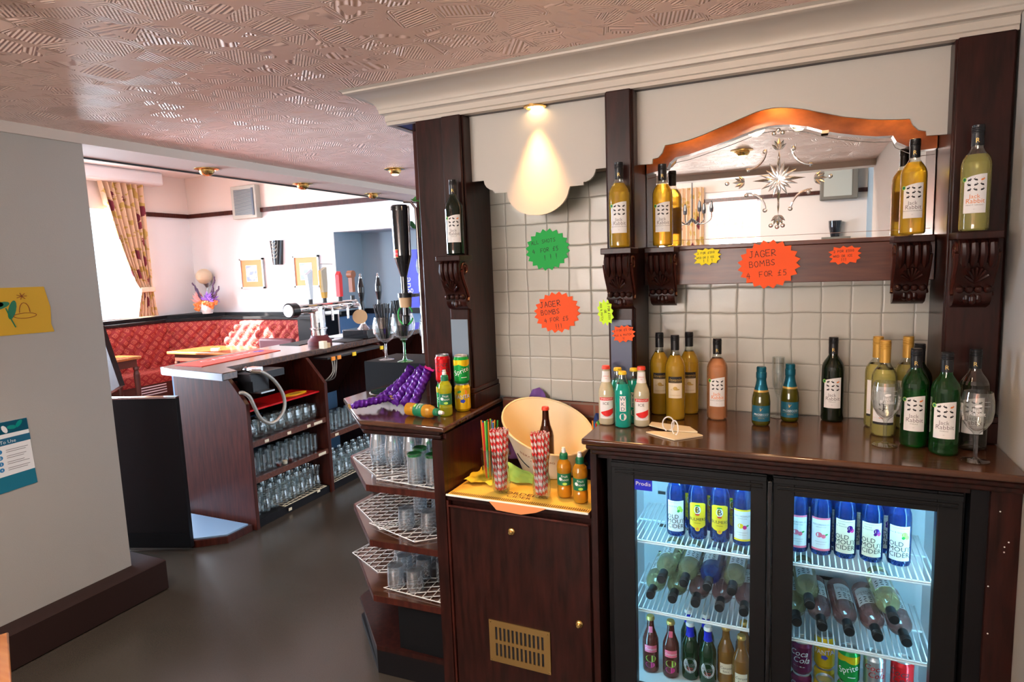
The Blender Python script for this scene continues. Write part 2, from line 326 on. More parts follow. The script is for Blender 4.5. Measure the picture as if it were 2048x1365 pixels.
# ---------------------------------------------------------------- geometry helpers
class G:
    def __init__(s): s.v = []; s.f = []; s.m = []; s.names = []; s.uv = None
    def mi(s, name):
        if name not in s.names: s.names.append(name)
        return s.names.index(name)
    def add(s, vs, fs, m):
        k = len(s.v); s.v += [tuple(p) for p in vs]; i = s.mi(m)
        for f in fs: s.f.append([k + a for a in f]); s.m.append(i)
        return s
    def box(s, x0, x1, y0, y1, z0, z1, m, M=None):
        vs = [(x, y, z) for z in (z0, z1) for y in (y0, y1) for x in (x0, x1)]
        if M: vs = [M @ Vector(p) for p in vs]
        return s.add(vs, [(0, 2, 3, 1), (4, 5, 7, 6), (0, 1, 5, 4), (2, 6, 7, 3), (0, 4, 6, 2), (1, 3, 7, 5)], m)
    def cbox(s, c, d, m, rz=0, M=None):
        T = Matrix.Translation(c) @ (M if M else Matrix.Rotation(rz, 4, 'Z'))
        return s.box(-d[0] / 2, d[0] / 2, -d[1] / 2, d[1] / 2, -d[2] / 2, d[2] / 2, m, T)
    def prism(s, pts, a, b, m, plane='xy', M=None):
        """polygon pts extruded from a to b along the axis normal to plane"""
        def P(p, t): return {'xy': (p[0], p[1], t), 'xz': (p[0], t, p[1]), 'yz': (t, p[0], p[1])}[plane]
        n = len(pts); vs = [P(p, a) for p in pts] + [P(p, b) for p in pts]
        if M: vs = [M @ Vector(p) for p in vs]
        return s.add(vs, [list(range(n))[::-1], list(range(n, 2 * n))] + [(i, (i + 1) % n, n + (i + 1) % n, n + i) for i in range(n)], m)
    def lathe(s, prof, m, c=(0, 0, 0), n=24, M=None, sx=1, sy=1):
        """prof: list of (r, z) or (r, z, material for the band that ends here)"""
        for i in range(len(prof) - 1):
            (r0, z0), (r1, z1) = prof[i][:2], prof[i + 1][:2]; mm = prof[i + 1][2] if len(prof[i + 1]) > 2 else m
            vs = []; fs = []
            for r, z in ((r0, z0), (r1, z1)):
                if r < 1e-6: vs.append((c[0], c[1], c[2] + z))
                else: vs += [(c[0] + sx * r * cos(2 * pi * k / n), c[1] + sy * r * sin(2 * pi * k / n), c[2] + z) for k in range(n)]
            if r0 < 1e-6 and r1 < 1e-6: continue
            if r0 < 1e-6: fs = [(0, 1 + (k + 1) % n, 1 + k) for k in range(n)]
            elif r1 < 1e-6: fs = [(k, (k + 1) % n, n) for k in range(n)]
            else: fs = [(k, (k + 1) % n, n + (k + 1) % n, n + k) for k in range(n)]
            if M: vs = [M @ Vector(p) for p in vs]
            s.add(vs, fs, mm)
        return s
    def tube(s, pts, r, m, n=8, closed=False, cap=True):
        pts = [Vector(p) for p in pts]; N = len(pts); vs = []; fs = []; ref = None
        for i, p in enumerate(pts):
            a = pts[(i - 1) % N] if (closed or i) else p; b = pts[(i + 1) % N] if (closed or i < N - 1) else p
            t = (b - a).normalized()
            if ref is None: ref = t.orthogonal().normalized()
            ref = (ref - t * ref.dot(t)); ref = ref.normalized() if ref.length > 1e-6 else t.orthogonal().normalized()
            q = t.cross(ref); rr = r[i] if isinstance(r, (list, tuple)) else r
            vs += [p + ref * (rr * cos(2 * pi * k / n)) + q * (rr * sin(2 * pi * k / n)) for k in range(n)]
        for i in range(N if closed else N - 1):
            j = (i + 1) % N
            fs += [(i * n + k, i * n + (k + 1) % n, j * n + (k + 1) % n, j * n + k) for k in range(n)]
        if cap and not closed: fs += [list(range(n))[::-1], [(N - 1) * n + k for k in range(n)]]
        return s.add(vs, fs, m)
    def ball(s, c, r, m, n=14, sz=1, sx=1, sy=1, M=None):
        k = n // 2; return s.lathe([(r * sin(pi * i / k), -r * sz * cos(pi * i / k)) for i in range(k + 1)], m, c, n, M, sx, sy)
    def grid(s, fn, nu, nv, m, uvfn=None):
        vs = [fn(i / nu, j / nv) for j in range(nv + 1) for i in range(nu + 1)]
        if uvfn:
            s.uv = s.uv or {}
            for j in range(nv + 1):
                for i in range(nu + 1): s.uv[len(s.v) + j * (nu + 1) + i] = uvfn(i / nu, j / nv)
        return s.add(vs, [(j * (nu + 1) + i, j * (nu + 1) + i + 1, (j + 1) * (nu + 1) + i + 1, (j + 1) * (nu + 1) + i) for j in range(nv) for i in range(nu)], m)
    # flat artwork: fn maps (x, y) of the artwork to a 3D point
    def poly(s, pts, m, fn): return s.add([fn(x, y) for x, y in pts], [list(range(len(pts)))], m)
    def rect(s, x0, x1, y0, y1, m, fn, n=8):
        for i in range(n):
            a = x0 + (x1 - x0) * i / n; b = x0 + (x1 - x0) * (i + 1) / n
            s.poly([(a, y0), (b, y0), (b, y1), (a, y1)], m, fn)
        return s
    def disc(s, x, y, rx, ry, m, fn, n=14, rot=0):
        return s.poly([(x + rx * cos(t) * cos(rot) - ry * sin(t) * sin(rot), y + rx * cos(t) * sin(rot) + ry * sin(t) * cos(rot)) for t in (2 * pi * k / n for k in range(n))], m, fn)
    def text(s, txt, x, y, size, m, fn, align='CENTER', rot=0, wide=1, shear=0):
        vs, fs = text_mesh(txt, align, shear); c, d = cos(rot), sin(rot)
        return s.add([fn(x + size * (wide * px * c - py * d), y + size * (wide * px * d + py * c)) for px, py in vs], fs, m)
    def stroke(s, txt, x, y, size, m, fn, w=.09, gap=.25, rot=0, wob=.05):
        """hand-lettered capitals made of pen strokes"""
        X = 0; c, d = cos(rot), sin(rot)
        for ch in txt:
            st = STROKES.get(ch, []); wd = WID.get(ch, .6)
            o = (random.uniform(-wob, wob), random.uniform(-wob, wob))
            for line in st:
                for (ax, ay), (bx, by) in zip(line, line[1:]):
                    ax, ay, bx, by = [(q + r) for q, r in zip((ax * wd, ay, bx * wd, by), (o[0] + X, o[1], o[0] + X, o[1]))]
                    L_ = hypot(bx - ax, by - ay) or 1; nx, ny = -(by - ay) / L_ * w / 2, (bx - ax) / L_ * w / 2; ex, ey = (bx - ax) / L_ * w / 3, (by - ay) / L_ * w / 3
                    q4 = [(ax + nx - ex, ay + ny - ey), (bx + nx + ex, by + ny + ey), (bx - nx + ex, by - ny + ey), (ax - nx - ex, ay - ny - ey)]
                    s.poly([(x + size * (px * c - py * d), y + size * (px * d + py * c)) for px, py in q4], m, fn)
            X += wd + gap
        return s
    def build(s, name, parent=None, loc=None, smooth=True, ang=38, keep=False, bevel=None):
        if keep: o0 = Vector((0, 0, 0))
        elif loc is not None: o0 = Vector(loc)
        else:
            xs, ys, zs = zip(*s.v); o0 = Vector(((min(xs) + max(xs)) / 2, (min(ys) + max(ys)) / 2, min(zs)))
        me = bpy.data.meshes.new(name); me.from_pydata([Vector(p) - o0 for p in s.v], [], s.f)
        for nm in s.names: me.materials.append(MATS[nm])
        me.polygons.foreach_set('material_index', s.m)
        if s.uv:
            ul = me.uv_layers.new(name='UVMap')
            for lp in me.loops: ul.data[lp.index].uv = s.uv.get(lp.vertex_index, (0, 0))
        me.update()
        if smooth:
            me.polygons.foreach_set('use_smooth', [True] * len(me.polygons)); me.set_sharp_from_angle(angle=radians(ang))
        o = bpy.data.objects.new(name, me); COL.objects.link(o)
        if parent:
            pp = Vector((0, 0, 0)); q = parent
            while q: pp += q.location; q = q.parent
            o.parent = parent; o.location = o0 - pp
        else: o.location = o0
        if bevel:
            b = o.modifiers.new('bevel', 'BEVEL'); b.width = bevel; b.segments = 2; b.limit_method = 'ANGLE'; b.angle_limit = radians(50)
        return o
_TX = {}
def text_mesh(t, align='CENTER', shear=0):
    k = (t, align, shear)
    if k not in _TX:
        cu = bpy.data.curves.new('lettering', 'FONT'); cu.body = t; cu.size = 1; cu.align_x = align; cu.resolution_u = 2; cu.shear = shear
        o = bpy.data.objects.new('lettering', cu); me = o.to_mesh()
        _TX[k] = ([(v.co.x, v.co.y) for v in me.vertices], [list(p.vertices) for p in me.polygons])
        o.to_mesh_clear(); bpy.data.objects.remove(o); bpy.data.curves.remove(cu)
    return _TX[k]
_c = [(1, .8), (.75, 1), (.25, 1), (0, .75), (0, .25), (.25, 0), (.75, 0), (1, .2)]
STROKES = {
 'A': [[(0, 0), (.5, 1), (1, 0)], [(.15, .4), (.85, .4)]], 'B': [[(0, 0), (0, 1), (.7, 1), (.85, .78), (.6, .55), (0, .55)], [(.6, .55), (1, .3), (.8, 0), (0, 0)]],
 'C': [_c], 'D': [[(0, 0), (0, 1), (.6, 1), (1, .6), (1, .35), (.6, 0), (0, 0)]], 'E': [[(1, 1), (0, 1), (0, 0), (1, 0)], [(0, .5), (.8, .5)]],
 'F': [[(1, 1), (0, 1), (0, 0)], [(0, .5), (.8, .5)]], 'G': [_c + [(1, .45), (.6, .45)]], 'H': [[(0, 0), (0, 1)], [(1, 0), (1, 1)], [(0, .5), (1, .5)]],
 'I': [[(.5, 0), (.5, 1)]], 'J': [[(.4, 1), (1, 1)], [(.7, 1), (.7, .2), (.45, -.05), (.05, .1)]], 'K': [[(0, 0), (0, 1)], [(1, 1), (0, .45), (1, 0)]], 'L': [[(0, 1), (0, 0), (.9, 0)]],
 'M': [[(0, 0), (.1, 1), (.5, .4), (.9, 1), (1, 0)]], 'N': [[(0, 0), (0, 1), (1, 0), (1, 1)]], 'O': [[(.5, 1), (.1, .8), (0, .4), (.3, 0), (.75, .05), (1, .5), (.8, .9), (.5, 1)]],
 'P': [[(0, 0), (0, 1), (.7, 1), (.9, .75), (.6, .5), (0, .5)]], 'R': [[(0, 0), (0, 1), (.7, 1), (.9, .75), (.6, .5), (0, .5), (1, 0)]],
 'S': [[(.95, .9), (.5, 1), (.1, .8), (.3, .55), (.8, .4), (.9, .15), (.5, 0), (0, .12)]], 'T': [[(0, 1), (1, 1)], [(.5, 1), (.5, 0)]], 'U': [[(0, 1), (0, .3), (.3, 0), (.7, 0), (1, .3), (1, 1)]],
 'W': [[(0, 1), (.25, 0), (.5, .7), (.75, 0), (1, 1)]], 'X': [[(0, 0), (1, 1)], [(0, 1), (1, 0)]], '0': [[(.5, 1), (.1, .7), (.1, .3), (.5, 0), (.9, .3), (.9, .7), (.5, 1)]],
 '2': [[(.05, .8), (.4, 1), (.85, .8), (.8, .55), (0, 0), (1, .02)]], '4': [[(.6, 1), (0, .35), (1, .35)], [(.75, .75), (.7, -.1)]], '5': [[(1, 1), (.3, 1), (.2, .55), (.7, .6), (.95, .3), (.7, 0), (.1, .03)]],
 '£': [[(1, .9), (.7, 1), (.45, .8), (.35, 0)], [(0, 0), (.9, .02)], [(.05, .5), (.8, .5)]], '!': [[(.5, 1), (.5, .25)], [(.5, .06), (.5, 0)]], '&': [[(1, 0), (.2, .8), (.45, 1), (.6, .75), (.05, .25), (.4, 0), (1, .4)]],
 "'": [[(.5, 1), (.4, .8)]]}
WID = {'I': .3, '!': .3, ' ': .5, 'M': .8, 'W': .85, "'": .2, 'O': .65}
def tag(o, label=None, cat=None, group=None, kind=None):
    if label: o['label'] = label
    if cat: o['category'] = cat
    if group: o['group'] = group
    if kind: o['kind'] = kind
    return o
def T(name, label, cat, loc=(0, 0, 0), group=None):
    o = bpy.data.objects.new(name, None); COL.objects.link(o); o.location = loc; o.empty_display_size = .03
    return tag(o, label, cat, group)
def struct(name, g, **k): return tag(g.build(name, **k), kind='structure')
def kids(o): return [c for c in bpy.data.objects if c.parent == o]
KIDS = {}
def dup(root, loc, rz=0, label=None, group=None, sc=None, first=None):
    if root.name not in KIDS: KIDS[root.name] = [(c, kids(c)) for c in kids(root)]
    r = root.copy(); COL.objects.link(r)
    for c, gs in KIDS[root.name]:
        d = c.copy(); COL.objects.link(d); d.parent = r
        for q in gs: e = q.copy(); COL.objects.link(e); e.parent = d
    return put(r, loc, rz, label, group, sc)
def put(r, loc, rz=0, label=None, group=None, sc=None):
    r.location = loc
    if isinstance(rz, Matrix): r.rotation_mode = 'XYZ'; r.rotation_euler = rz.to_euler()
    else: r.rotation_euler = (0, 0, rz)
    if label: r['label'] = label
    if group: r['group'] = group
    if sc: r.scale = (sc, sc, sc)
    return r
class Kind:
    """first call places the prototype itself, later calls place copies"""
    def __init__(s, proto): s.p = proto; s.used = False; KIDS[proto.name] = [(c, kids(c)) for c in kids(proto)]
    def __call__(s, loc, rz=0, label=None, group=None, sc=None):
        if not s.used: s.used = True; return put(s.p, loc, rz, label, group, sc)
        return dup(s.p, loc, rz, label, group, sc)
def face(x, y, k=1): return atan2(-x, y) * k      # turn a front that looks along -y towards the room's middle
def wrap(r, a0=0): return lambda x, y: (r * sin(x / r + a0), -r * cos(x / r + a0), y)
def flat_xz(x0, y0, z0, sgn=1): return lambda x, y: (x0 + x, y0, z0 + y)
# ---------------------------------------------------------------- the room shell
struct('floor', G().box(-9, 1.2, -4.2, 8, -.1, 0, 'floor_vinyl'))
struct('floor_lounge', G().box(-8.45, -4.02, -4, 6.8, 0, .006, 'carpet'))
struct('ceiling', G().box(-3.30, .72, -.8, 6.6, 2.45, 2.55, 'ceiling_paper'), keep=True)
struct('ceiling_lounge', G().box(-9, -3.62, -4.2, 8, 3.2, 3.3, 'lounge_white').box(-3.62, 1.2, -4.2, -.95, 2.88, 3.0, 'lounge_pink').box(-3.62, 1.2, 6.6, 8, 2.6, 2.7, 'lounge_white'))
struct('trim_1', G().box(-3.62, -3.25, -.95, 6.8, 2.40, 3.2, 'beam_paint'))
struct('trim_2', G().box(-3.25, .8, -.95, -.8, 2.40, 2.9, 'beam_paint'))
struct('trim_3', G().box(-3.617, -3.60, -.8, 6.8, 2.392, 2.40, 'rubber'))
struct('wall_left', G().box(-3.62, -3.27, -.95, 2.06, 0, 2.45, 'wall_paint'))
struct('baseboard_left', G().prism([(-3.27, 0), (-3.165, 0), (-3.15, .006), (-3.15, .165), (-3.16, .17), (-3.27, .17)], -.9, 2.175, 'plinth_brown', 'xz').box(-3.62, -3.27, 2.06, 2.175, 0, .17, 'plinth_brown'))
# right-hand wall with a soft rounded arris, and the wall behind the bar back
struct('wall_right', G().box(.57, .8, -.95, 2.29, 0, 2.45, 'wall_paint').box(.578, .8, 2.29, 2.75, 0, 2.45, 'wall_paint'))
struct('wall_back', G().box(-1.22, .57, 2.55, 2.75, 0, 2.45, 'wall_paint').box(-1.5, -1.22, 2.62, 2.75, 0, 2.45, 'wall_paint'))
struct('wall_rear', G().box(-8.6, -3.0, -4.2, -4, 0, 3.2, 'lounge_pink').box(-3.0, .8, -4.2, -4, 0, 1.1, 'lounge_pink').box(-3.0, .8, -4.2, -4, 2.6, 3.0, 'lounge_pink').box(-1.5, -1.14, -4.2, -4, 1.1, 2.6, 'lounge_pink').box(-.43, .8, -4.2, -4, 1.1, 2.6, 'lounge_pink'))
struct('wall_rear_right', G().box(.8, 1.0, -4.2, -.8, 0, 3.0, 'blue_wall'))
struct('wall_lounge_side', G().box(-8.65, -8.45, -4.2, .1, 0, 1.19, 'lounge_white').box(-8.65, -8.45, 2.7, 7, 0, 1.19, 'lounge_white').box(-8.65, -8.45, .1, 2.7, 0, .1, 'lounge_white').box(-8.65, -8.45, -4.2, 7, 2.95, 3.3, 'lounge_pink').box(-8.65, -8.45, 6.0, 7, 1.19, 2.95, 'lounge_white').box(-8.65, -8.45, 2.7, 4.0, 1.19, 2.95, 'lounge_white').box(-8.65, -8.45, -4.2, .1, 1.19, 2.95, 'lounge_white'))
g = G().box(-8.65, -5.70, 6.8, 7.0, 0, 3.3, 'lounge_white').box(-5.70, -2.6, 6.8, 7.0, 2.25, 3.3, 'lounge_white').box(-2.6, 1, 6.8, 7.0, 0, 3.3, 'lounge_white')
struct('wall_lounge_back', g)
g = G().box(-5.75, -5.70, 7.0, 7.5, 0, 2.25, 'blue_wall').box(-5.70, -2.6, 7.4, 7.5, 0, 2.25, 'blue_wall').box(-5.70, -2.6, 6.99, 7.4, 2.25, 2.3, 'blue_wall').box(-5.698, -5.690, 6.80, 7.4, 0, 1.12, 'blue_dado').box(-5.69, -2.6, 7.39, 7.4, 0, 1.12, 'blue_dado').box(-5.70, -5.70 + .004, 6.81, 7.0, 1.12, 2.25, 'blue_wall')
struct('wall_alcove', g)
g = G().prism([(-5.70, 6.80), (-5.66, 6.80), (-5.66, 7.36), (-2.6, 7.36), (-2.6, 7.40), (-5.70, 7.40)], 1.10, 1.17, 'black_wood')
struct('trim_4', g)
# upper wall band is warmer above the picture rail
struct('trim_5', G().box(-8.445, -2.6, 6.79, 6.8, 2.66, 3.2, 'lounge_pink').box(-8.45, -8.44, -4, 6.79, 2.66, 2.95, 'lounge_pink'))
g = G().box(-8.45, -2.6, 6.765, 6.8, 2.60, 2.66, 'mahogany_red').box(-8.45, -8.415, 6.1, 6.77, 2.60, 2.66, 'mahogany_red').box(-8.45, .8, -4, -3.965, 2.46, 2.51, 'mahogany_red')
struct('trim_6', g)
# lounge windows
def window(name, axis, c0, c1, z0, z1, at, n):
    g = G(); f = .05; P = (lambda a, b, z: (at + b, a, z)) if axis == 'y' else (lambda a, b, z: (a, at + b, z))
    def bar(a0, a1, za, zb, th=.06):
        (xa, ya, _), (xb, yb, _) = P(a0, -th / 2, 0), P(a1, th / 2, 0); g.box(min(xa, xb), max(xa, xb), min(ya, yb), max(ya, yb), za, zb, 'white_plastic')
    bar(c0, c1, z0, z0 + f); bar(c0, c1, z1 - f, z1)
    for i in range(n + 1):
        a = c0 + (c1 - c0 - f) * i / n; bar(a, a + f, z0 + f, z1 - f)
    o = struct(name, g)
    q = G(); (xa, ya, _), (xb, yb, _) = P(c0 + f, -.004, 0), P(c1 - f, .004, 0); q.box(min(xa, xb), max(xa, xb), min(ya, yb), max(ya, yb), z0 + f, z1 - f, 'window_glass')
    q.build('pane', o)
window('window_1', 'y', 4.0, 6.0, 1.19, 2.95, -8.56, 2)
window('window_2', 'y', .1, 2.7, .1, 2.95, -8.56, 3)
window('window_3', 'x', -1.14, -.43, 1.1, 2.6, -4.1, 1)
window('window_4', 'x', -3.0, -1.5, 1.1, 2.6, -4.1, 2)
tag(G().box(-6, 3, -7.0, -6.8, 0, 3.6, 'brick_outside').build('brick_building'), 'sunlit brick wall outside the rear window', 'building')
struct('ground_outside', G().box(-14, 4, -12, -4.2, -.12, -.02, 'brick_out').box(-16, -8.65, -4.2, 9, -.12, -.02, 'brick_out'))

# ---------------------------------------------------------------- back bar: joinery
def T_(*a, **k): return T(*a, **k)
# cornice with cove
prof = [(0, 2.33), (0, 2.343), (.006, 2.346), (.006, 2.368), (.012, 2.372), (.028, 2.374), (.03, 2.388)] + [(.034 + .118 * (1 - cos(t * pi / 20)), 2.392 + .044 * sin(t * pi / 20)) for t in range(0, 11)] + [(.158, 2.438), (.160, 2.444), (.176, 2.450)]
g = G(); pts = []
for d, z in prof: pts.append([(.569, 2.30 - d, z), (-1.60 - .62 * d, 2.30 - d, z), (-1.60 - .62 * d, 2.62, z)])
vs = [p for r in pts for p in r]; n = len(pts)
g.add(vs, [(i * 3 + k, i * 3 + k + 1, i * 3 + k + 4, i * 3 + k + 3) for i in range(n - 1) for k in (0, 1)], 'cornice_paint')
g.add([(.569, 2.30, 2.33), (-1.6, 2.30, 2.33), (-1.6, 2.62, 2.33), (-1.57, 2.62, 2.33), (-1.57, 2.33, 2.33), (.569, 2.33, 2.33), (.569, 2.33, 2.45), (-1.57, 2.33, 2.45), (-1.57, 2.62, 2.45)], [(0, 5, 4, 1), (1, 4, 3, 2), (5, 6, 7, 4), (4, 7, 8, 3)], 'cornice_paint')
tag(g.build('cornice', ang=25), 'white coved cornice running over the bar back up to the ceiling', 'cornice')
tag(G().box(-1.57, .569, 2.331, 2.545, 2.332, 2.352, 'mahogany').build('soffit_board'), 'dark brown soffit board under the white cornice', 'soffit')
t = T('downlight', 'lit brass downlight in the soffit above the white pelmet', 'light', (-.934, 2.345, 2.33))
G().lathe([(.046, 0), (.046, -.006), (.036, -.009), (.032, -.003)], 'brass', (-.934, 2.345, 2.332)).build('ring', t)
G().lathe([(0, -.002), (.032, -.002)], 'lamp_glow', (-.934, 2.345, 2.332)).build('bulb', t)
light('downlight_beam', 'SPOT', (-.934, 2.318, 2.318), 46, (1, .50, .17), to=(-.93, 2.285, 1.9), size=.02, spot=62, blend=1)
# pelmets
p1 = [(-1.236, 2.332), (-1.236, 2.071), (-1.181, 2.071)] + [(-1.132 - .049 * cos(a), 2.071 - .044 * sin(a)) for a in (.35, .7, 1.05, 1.4)] + [(-1.132, 2.015), (-1.077, 2.015)] + [(-.944 + .133 * cos(a), 2.015 - .101 * sin(a)) for a in [pi - pi * k / 24 for k in range(1, 24)]] + [(-.806, 2.016), (-.751, 2.016), (-.751, 2.028)] + [(-.751 + .049 * sin(a), 2.071 - .044 * cos(a)) for a in (.2, .6, 1.0, 1.4)] + [(-.701, 2.072), (-.645, 2.073), (-.645, 2.332)]
tag(G().prism(p1, 2.365, 2.377, 'pelmet_paint', 'xz').build('pelmet', smooth=False), 'white painted pelmet with a round scalloped drop under the lit downlight', 'pelmet')
arch = [(-.549, 2.072), (-.486, 2.07), (-.484, 2.088), (-.464, 2.09), (-.449, 2.106), (-.439, 2.132), (-.395, 2.135), (-.355, 2.141), (-.31, 2.152), (-.268, 2.166), (-.225, 2.179), (-.184, 2.192), (-.13, 2.209), (-.10, 2.214), (-.077, 2.215), (-.05, 2.213), (-.024, 2.209), (.027, 2.196), (.103, 2.17), (.14, 2.158), (.176, 2.15), (.21, 2.142), (.248, 2.136), (.29, 2.131), (.321, 2.129), (.329, 2.11), (.345, 2.092), (.365, 2.086), (.367, 2.072), (.425, 2.07)]
g = G(); g.prism(arch + [(.425, 2.332), (-.549, 2.332)], 2.365, 2.377, 'pelmet_paint', 'xz')
tag(g.build('pelmet', smooth=False), 'wide white painted pelmet with an arched lower edge above the cut-glass mirror', 'pelmet')
# mirror with arched wooden frame
mt = T('bar_mirror', 'arched bar mirror with cut-glass star and orange-lit wooden frame', 'mirror', (-.06, 2.52, 1.76))
inner = [(-.533, 2.051), (-.455, 2.064), (-.445, 2.085), (-.423, 2.103), (-.373, 2.109), (-.311, 2.124), (-.222, 2.147), (-.136, 2.173), (-.10, 2.178), (-.08, 2.179), (-.05, 2.178), (-.025, 2.175), (.03, 2.162), (.083, 2.141), (.13, 2.127), (.186, 2.114), (.24, 2.104), (.29, 2.101), (.301, 2.08), (.33, 2.063), (.366, 2.045), (.416, 2.047)]
outer = [(x, z + .11) for x, z in inner]
G().prism(inner + outer[::-1], 2.485, 2.508, 'arch_wood', 'xz').build('frame', mt, smooth=False)
G().box(-.538, .417, 2.509, 2.515, 1.769, 2.24, 'mirror').build('mirror_glass', mt, smooth=False)
g = G(); fn = lambda x, z: (x - .06, 2.5065, z)
def leaf(g, x, z, a, l, w, m='cut_glass', d=.004):
    pts = [(0, 0), (.3 * l, w / 2), (.6 * l, w / 2 * .85), (l, 0), (.6 * l, -w / 2 * .85), (.3 * l, -w / 2)]
    q = [(x + px * cos(a) - pz * sin(a), z + px * sin(a) + pz * cos(a)) for px, pz in pts]
    base = [(px, 2.509, pz) for px, pz in q]; top = [(x, 2.509 - d * .3, z), (x + l * cos(a), 2.509 - d * .2, z + l * sin(a)), (x + .5 * l * cos(a), 2.509 - d, z + .5 * l * sin(a))]
    g.add(base + [top[2]], [(i, (i + 1) % 6, 6) for i in range(6)], m)
cx0, cz0 = -.06, 1.992
for k in range(16): leaf(g, cx0, cz0, k * pi / 8 + .1, .055 + .012 * (k % 2), .014)
for a, l in ((0, .09), (pi, .09), (pi / 2, .10), (-pi / 2, .10)): leaf(g, cx0, cz0, a, l, .012)
for (sx, sz, base_a) in ((-.06, 2.095, pi / 2), (-.06, 1.865, -pi / 2), (.055, 1.985, 0), (-.175, 1.992, pi)):
    for k in (-2, -1, 0, 1, 2): leaf(g, sx, sz, base_a + k * .42, .045 - .006 * abs(k), .013)
    if abs(base_a) > .1 and base_a != pi: leaf(g, sx, sz, -base_a, .09, .007)
for (x, z) in ((-.164, 2.034), (.043, 2.035), (-.107, 2.094), (-.012, 2.096), (-.169, 1.943), (.039, 1.939), (-.105, 1.884), (-.02, 1.884), (-.084, 1.828), (-.044, 1.826), (-.237, 1.991), (.107, 1.988), (-.077, 2.155), (-.049, 2.155), (-.063, 1.822), (-.063, 2.165)):
    g.ball((x, 2.509, z), .008, 'cut_glass', 10, sy=.5)
for sx, sz in ((-1, 1), (1, 1), (-1, -1), (1, -1)):
    pts = [(-.06 + sx * (.115 - .085 * sin(t * pi / 2 / 8)) if False else -.06 + sx * (.1 - .08 * (1 - cos(pi / 2 - t * pi / 16))), 2.507, 1.992 + sz * (.105 - .07 * (1 - sin(pi / 2 - t * pi / 16)))) for t in range(9)]
    g.tube([(-.06 + sx * (.11 - .068 * cos(t * pi / 16)), 2.507, 1.992 + sz * (.11 - .068 * sin(t * pi / 16))) for t in range(9)], [.002 + .0022 * sin(pi * t / 8) for t in range(9)], 'cut_glass', 6)
bev = [(x, z - .016) for x, z in inner]
g.tube([(x, 2.508, z) for x, z in bev], .0009, 'cut_glass', 5); g.tube([(-.53, 2.508, 1.79), (.41, 2.508, 1.79)], .0009, 'cut_glass', 5)
g.build('cut_glass_star', mt)
G().box(.076, .098, 2.482, 2.4848, 2.132, 2.142, 'paper_cream').build('paper_tag', mt)
# rail under the mirror
g = G().box(-.538, .418, 2.4555, 2.528, 1.62, 1.752, 'rail_wood').box(-.538, .418, 2.4535, 2.528, 1.7525, 1.768, 'rail_wood')
tag(g.build('rail_board', bevel=.002), 'horizontal wooden rail board between mirror and tiled splashback', 'rail')
# tiles and brick strip
tag(G().box(-.54, .42, 2.53, 2.549, 1.12, 1.63, 'tile').build('tiled_splashback', keep=True), 'cream square tiles between main counter and mirror rail', 'tiles')
t_ = G().prism([(-1.24, 1.165), (-1.225, 1.15), (-1.225, 1.128), (-.64, 1.118), (-.64, 2.1), (-1.24, 2.1)], 2.53, 2.549, 'tile', 'xz')
tag(t_.build('tiled_splashback', keep=True, smooth=False), 'cream square tiles below the scalloped pelmet with star price cards', 'tiles')
tag(G().box(-1.212, -.662, 2.53, 2.549, .85, 1.117, 'brick_strip').build('brick_strip', keep=True), 'strip of bare red brick between tiles and lower shelf', 'bricks')
# pilasters
def pilaster(label, x0, x1, sx0=None, foot=True, pad=0):
    t = T('pilaster', label, 'pillar', ((x0 + x1) / 2, 2.4, 1.12))
    G().box(x0, x1, 2.305, 2.53, 1.12, 2.331, 'mahogany').build('shaft', t, bevel=.004)
    a = sx0 if sx0 is not None else x0
    G().box(a + .006, x1 - .006, 2.29, 2.304, 1.20, 2.331, 'mahogany').build('front_strip', t, bevel=.005)
    if foot: G().box(a - .012, x1 + .012 - pad * 2, 2.286, 2.53, 1.121, 1.185, 'mahogany').prism([(2.286, 1.186), (2.53, 1.186), (2.53, 1.205), (2.289, 1.205)], a - .008, x1 + .008 - pad * 2, 'mahogany', 'yz').build('plinth_block', t, bevel=.003)
    return t
pl = pilaster('dark mahogany pilaster at the left end of the bar back', -1.461, -1.235, -1.335)
pm = pilaster('dark mahogany pilaster between the two tiled bays', -.645, -.54)
pr = pilaster('dark mahogany pilaster against the right-hand wall', .42, .569, .418, pad=.0)
for nm, par, x0, x1 in (('inset_mirror', pl, -1.325, -1.245), ('inset_mirror', pm, -.632, -.553)):
    G().box(x0, x1, 2.286, 2.2895, 1.215, 1.5, 'inset_reflect_blue' if x0 < -1 else 'inset_reflect_dark').build(nm, par, smooth=False)
# post behind, with the chrome optic rail
t = T('end_post', 'reddish wooden end post beside the optic bottle', 'post', (-1.55, 2.5, 1.12))
G().box(-1.575, -1.462, 2.46, 2.54, 1.12, 2.331, 'mahogany_red').build('post_body', t)
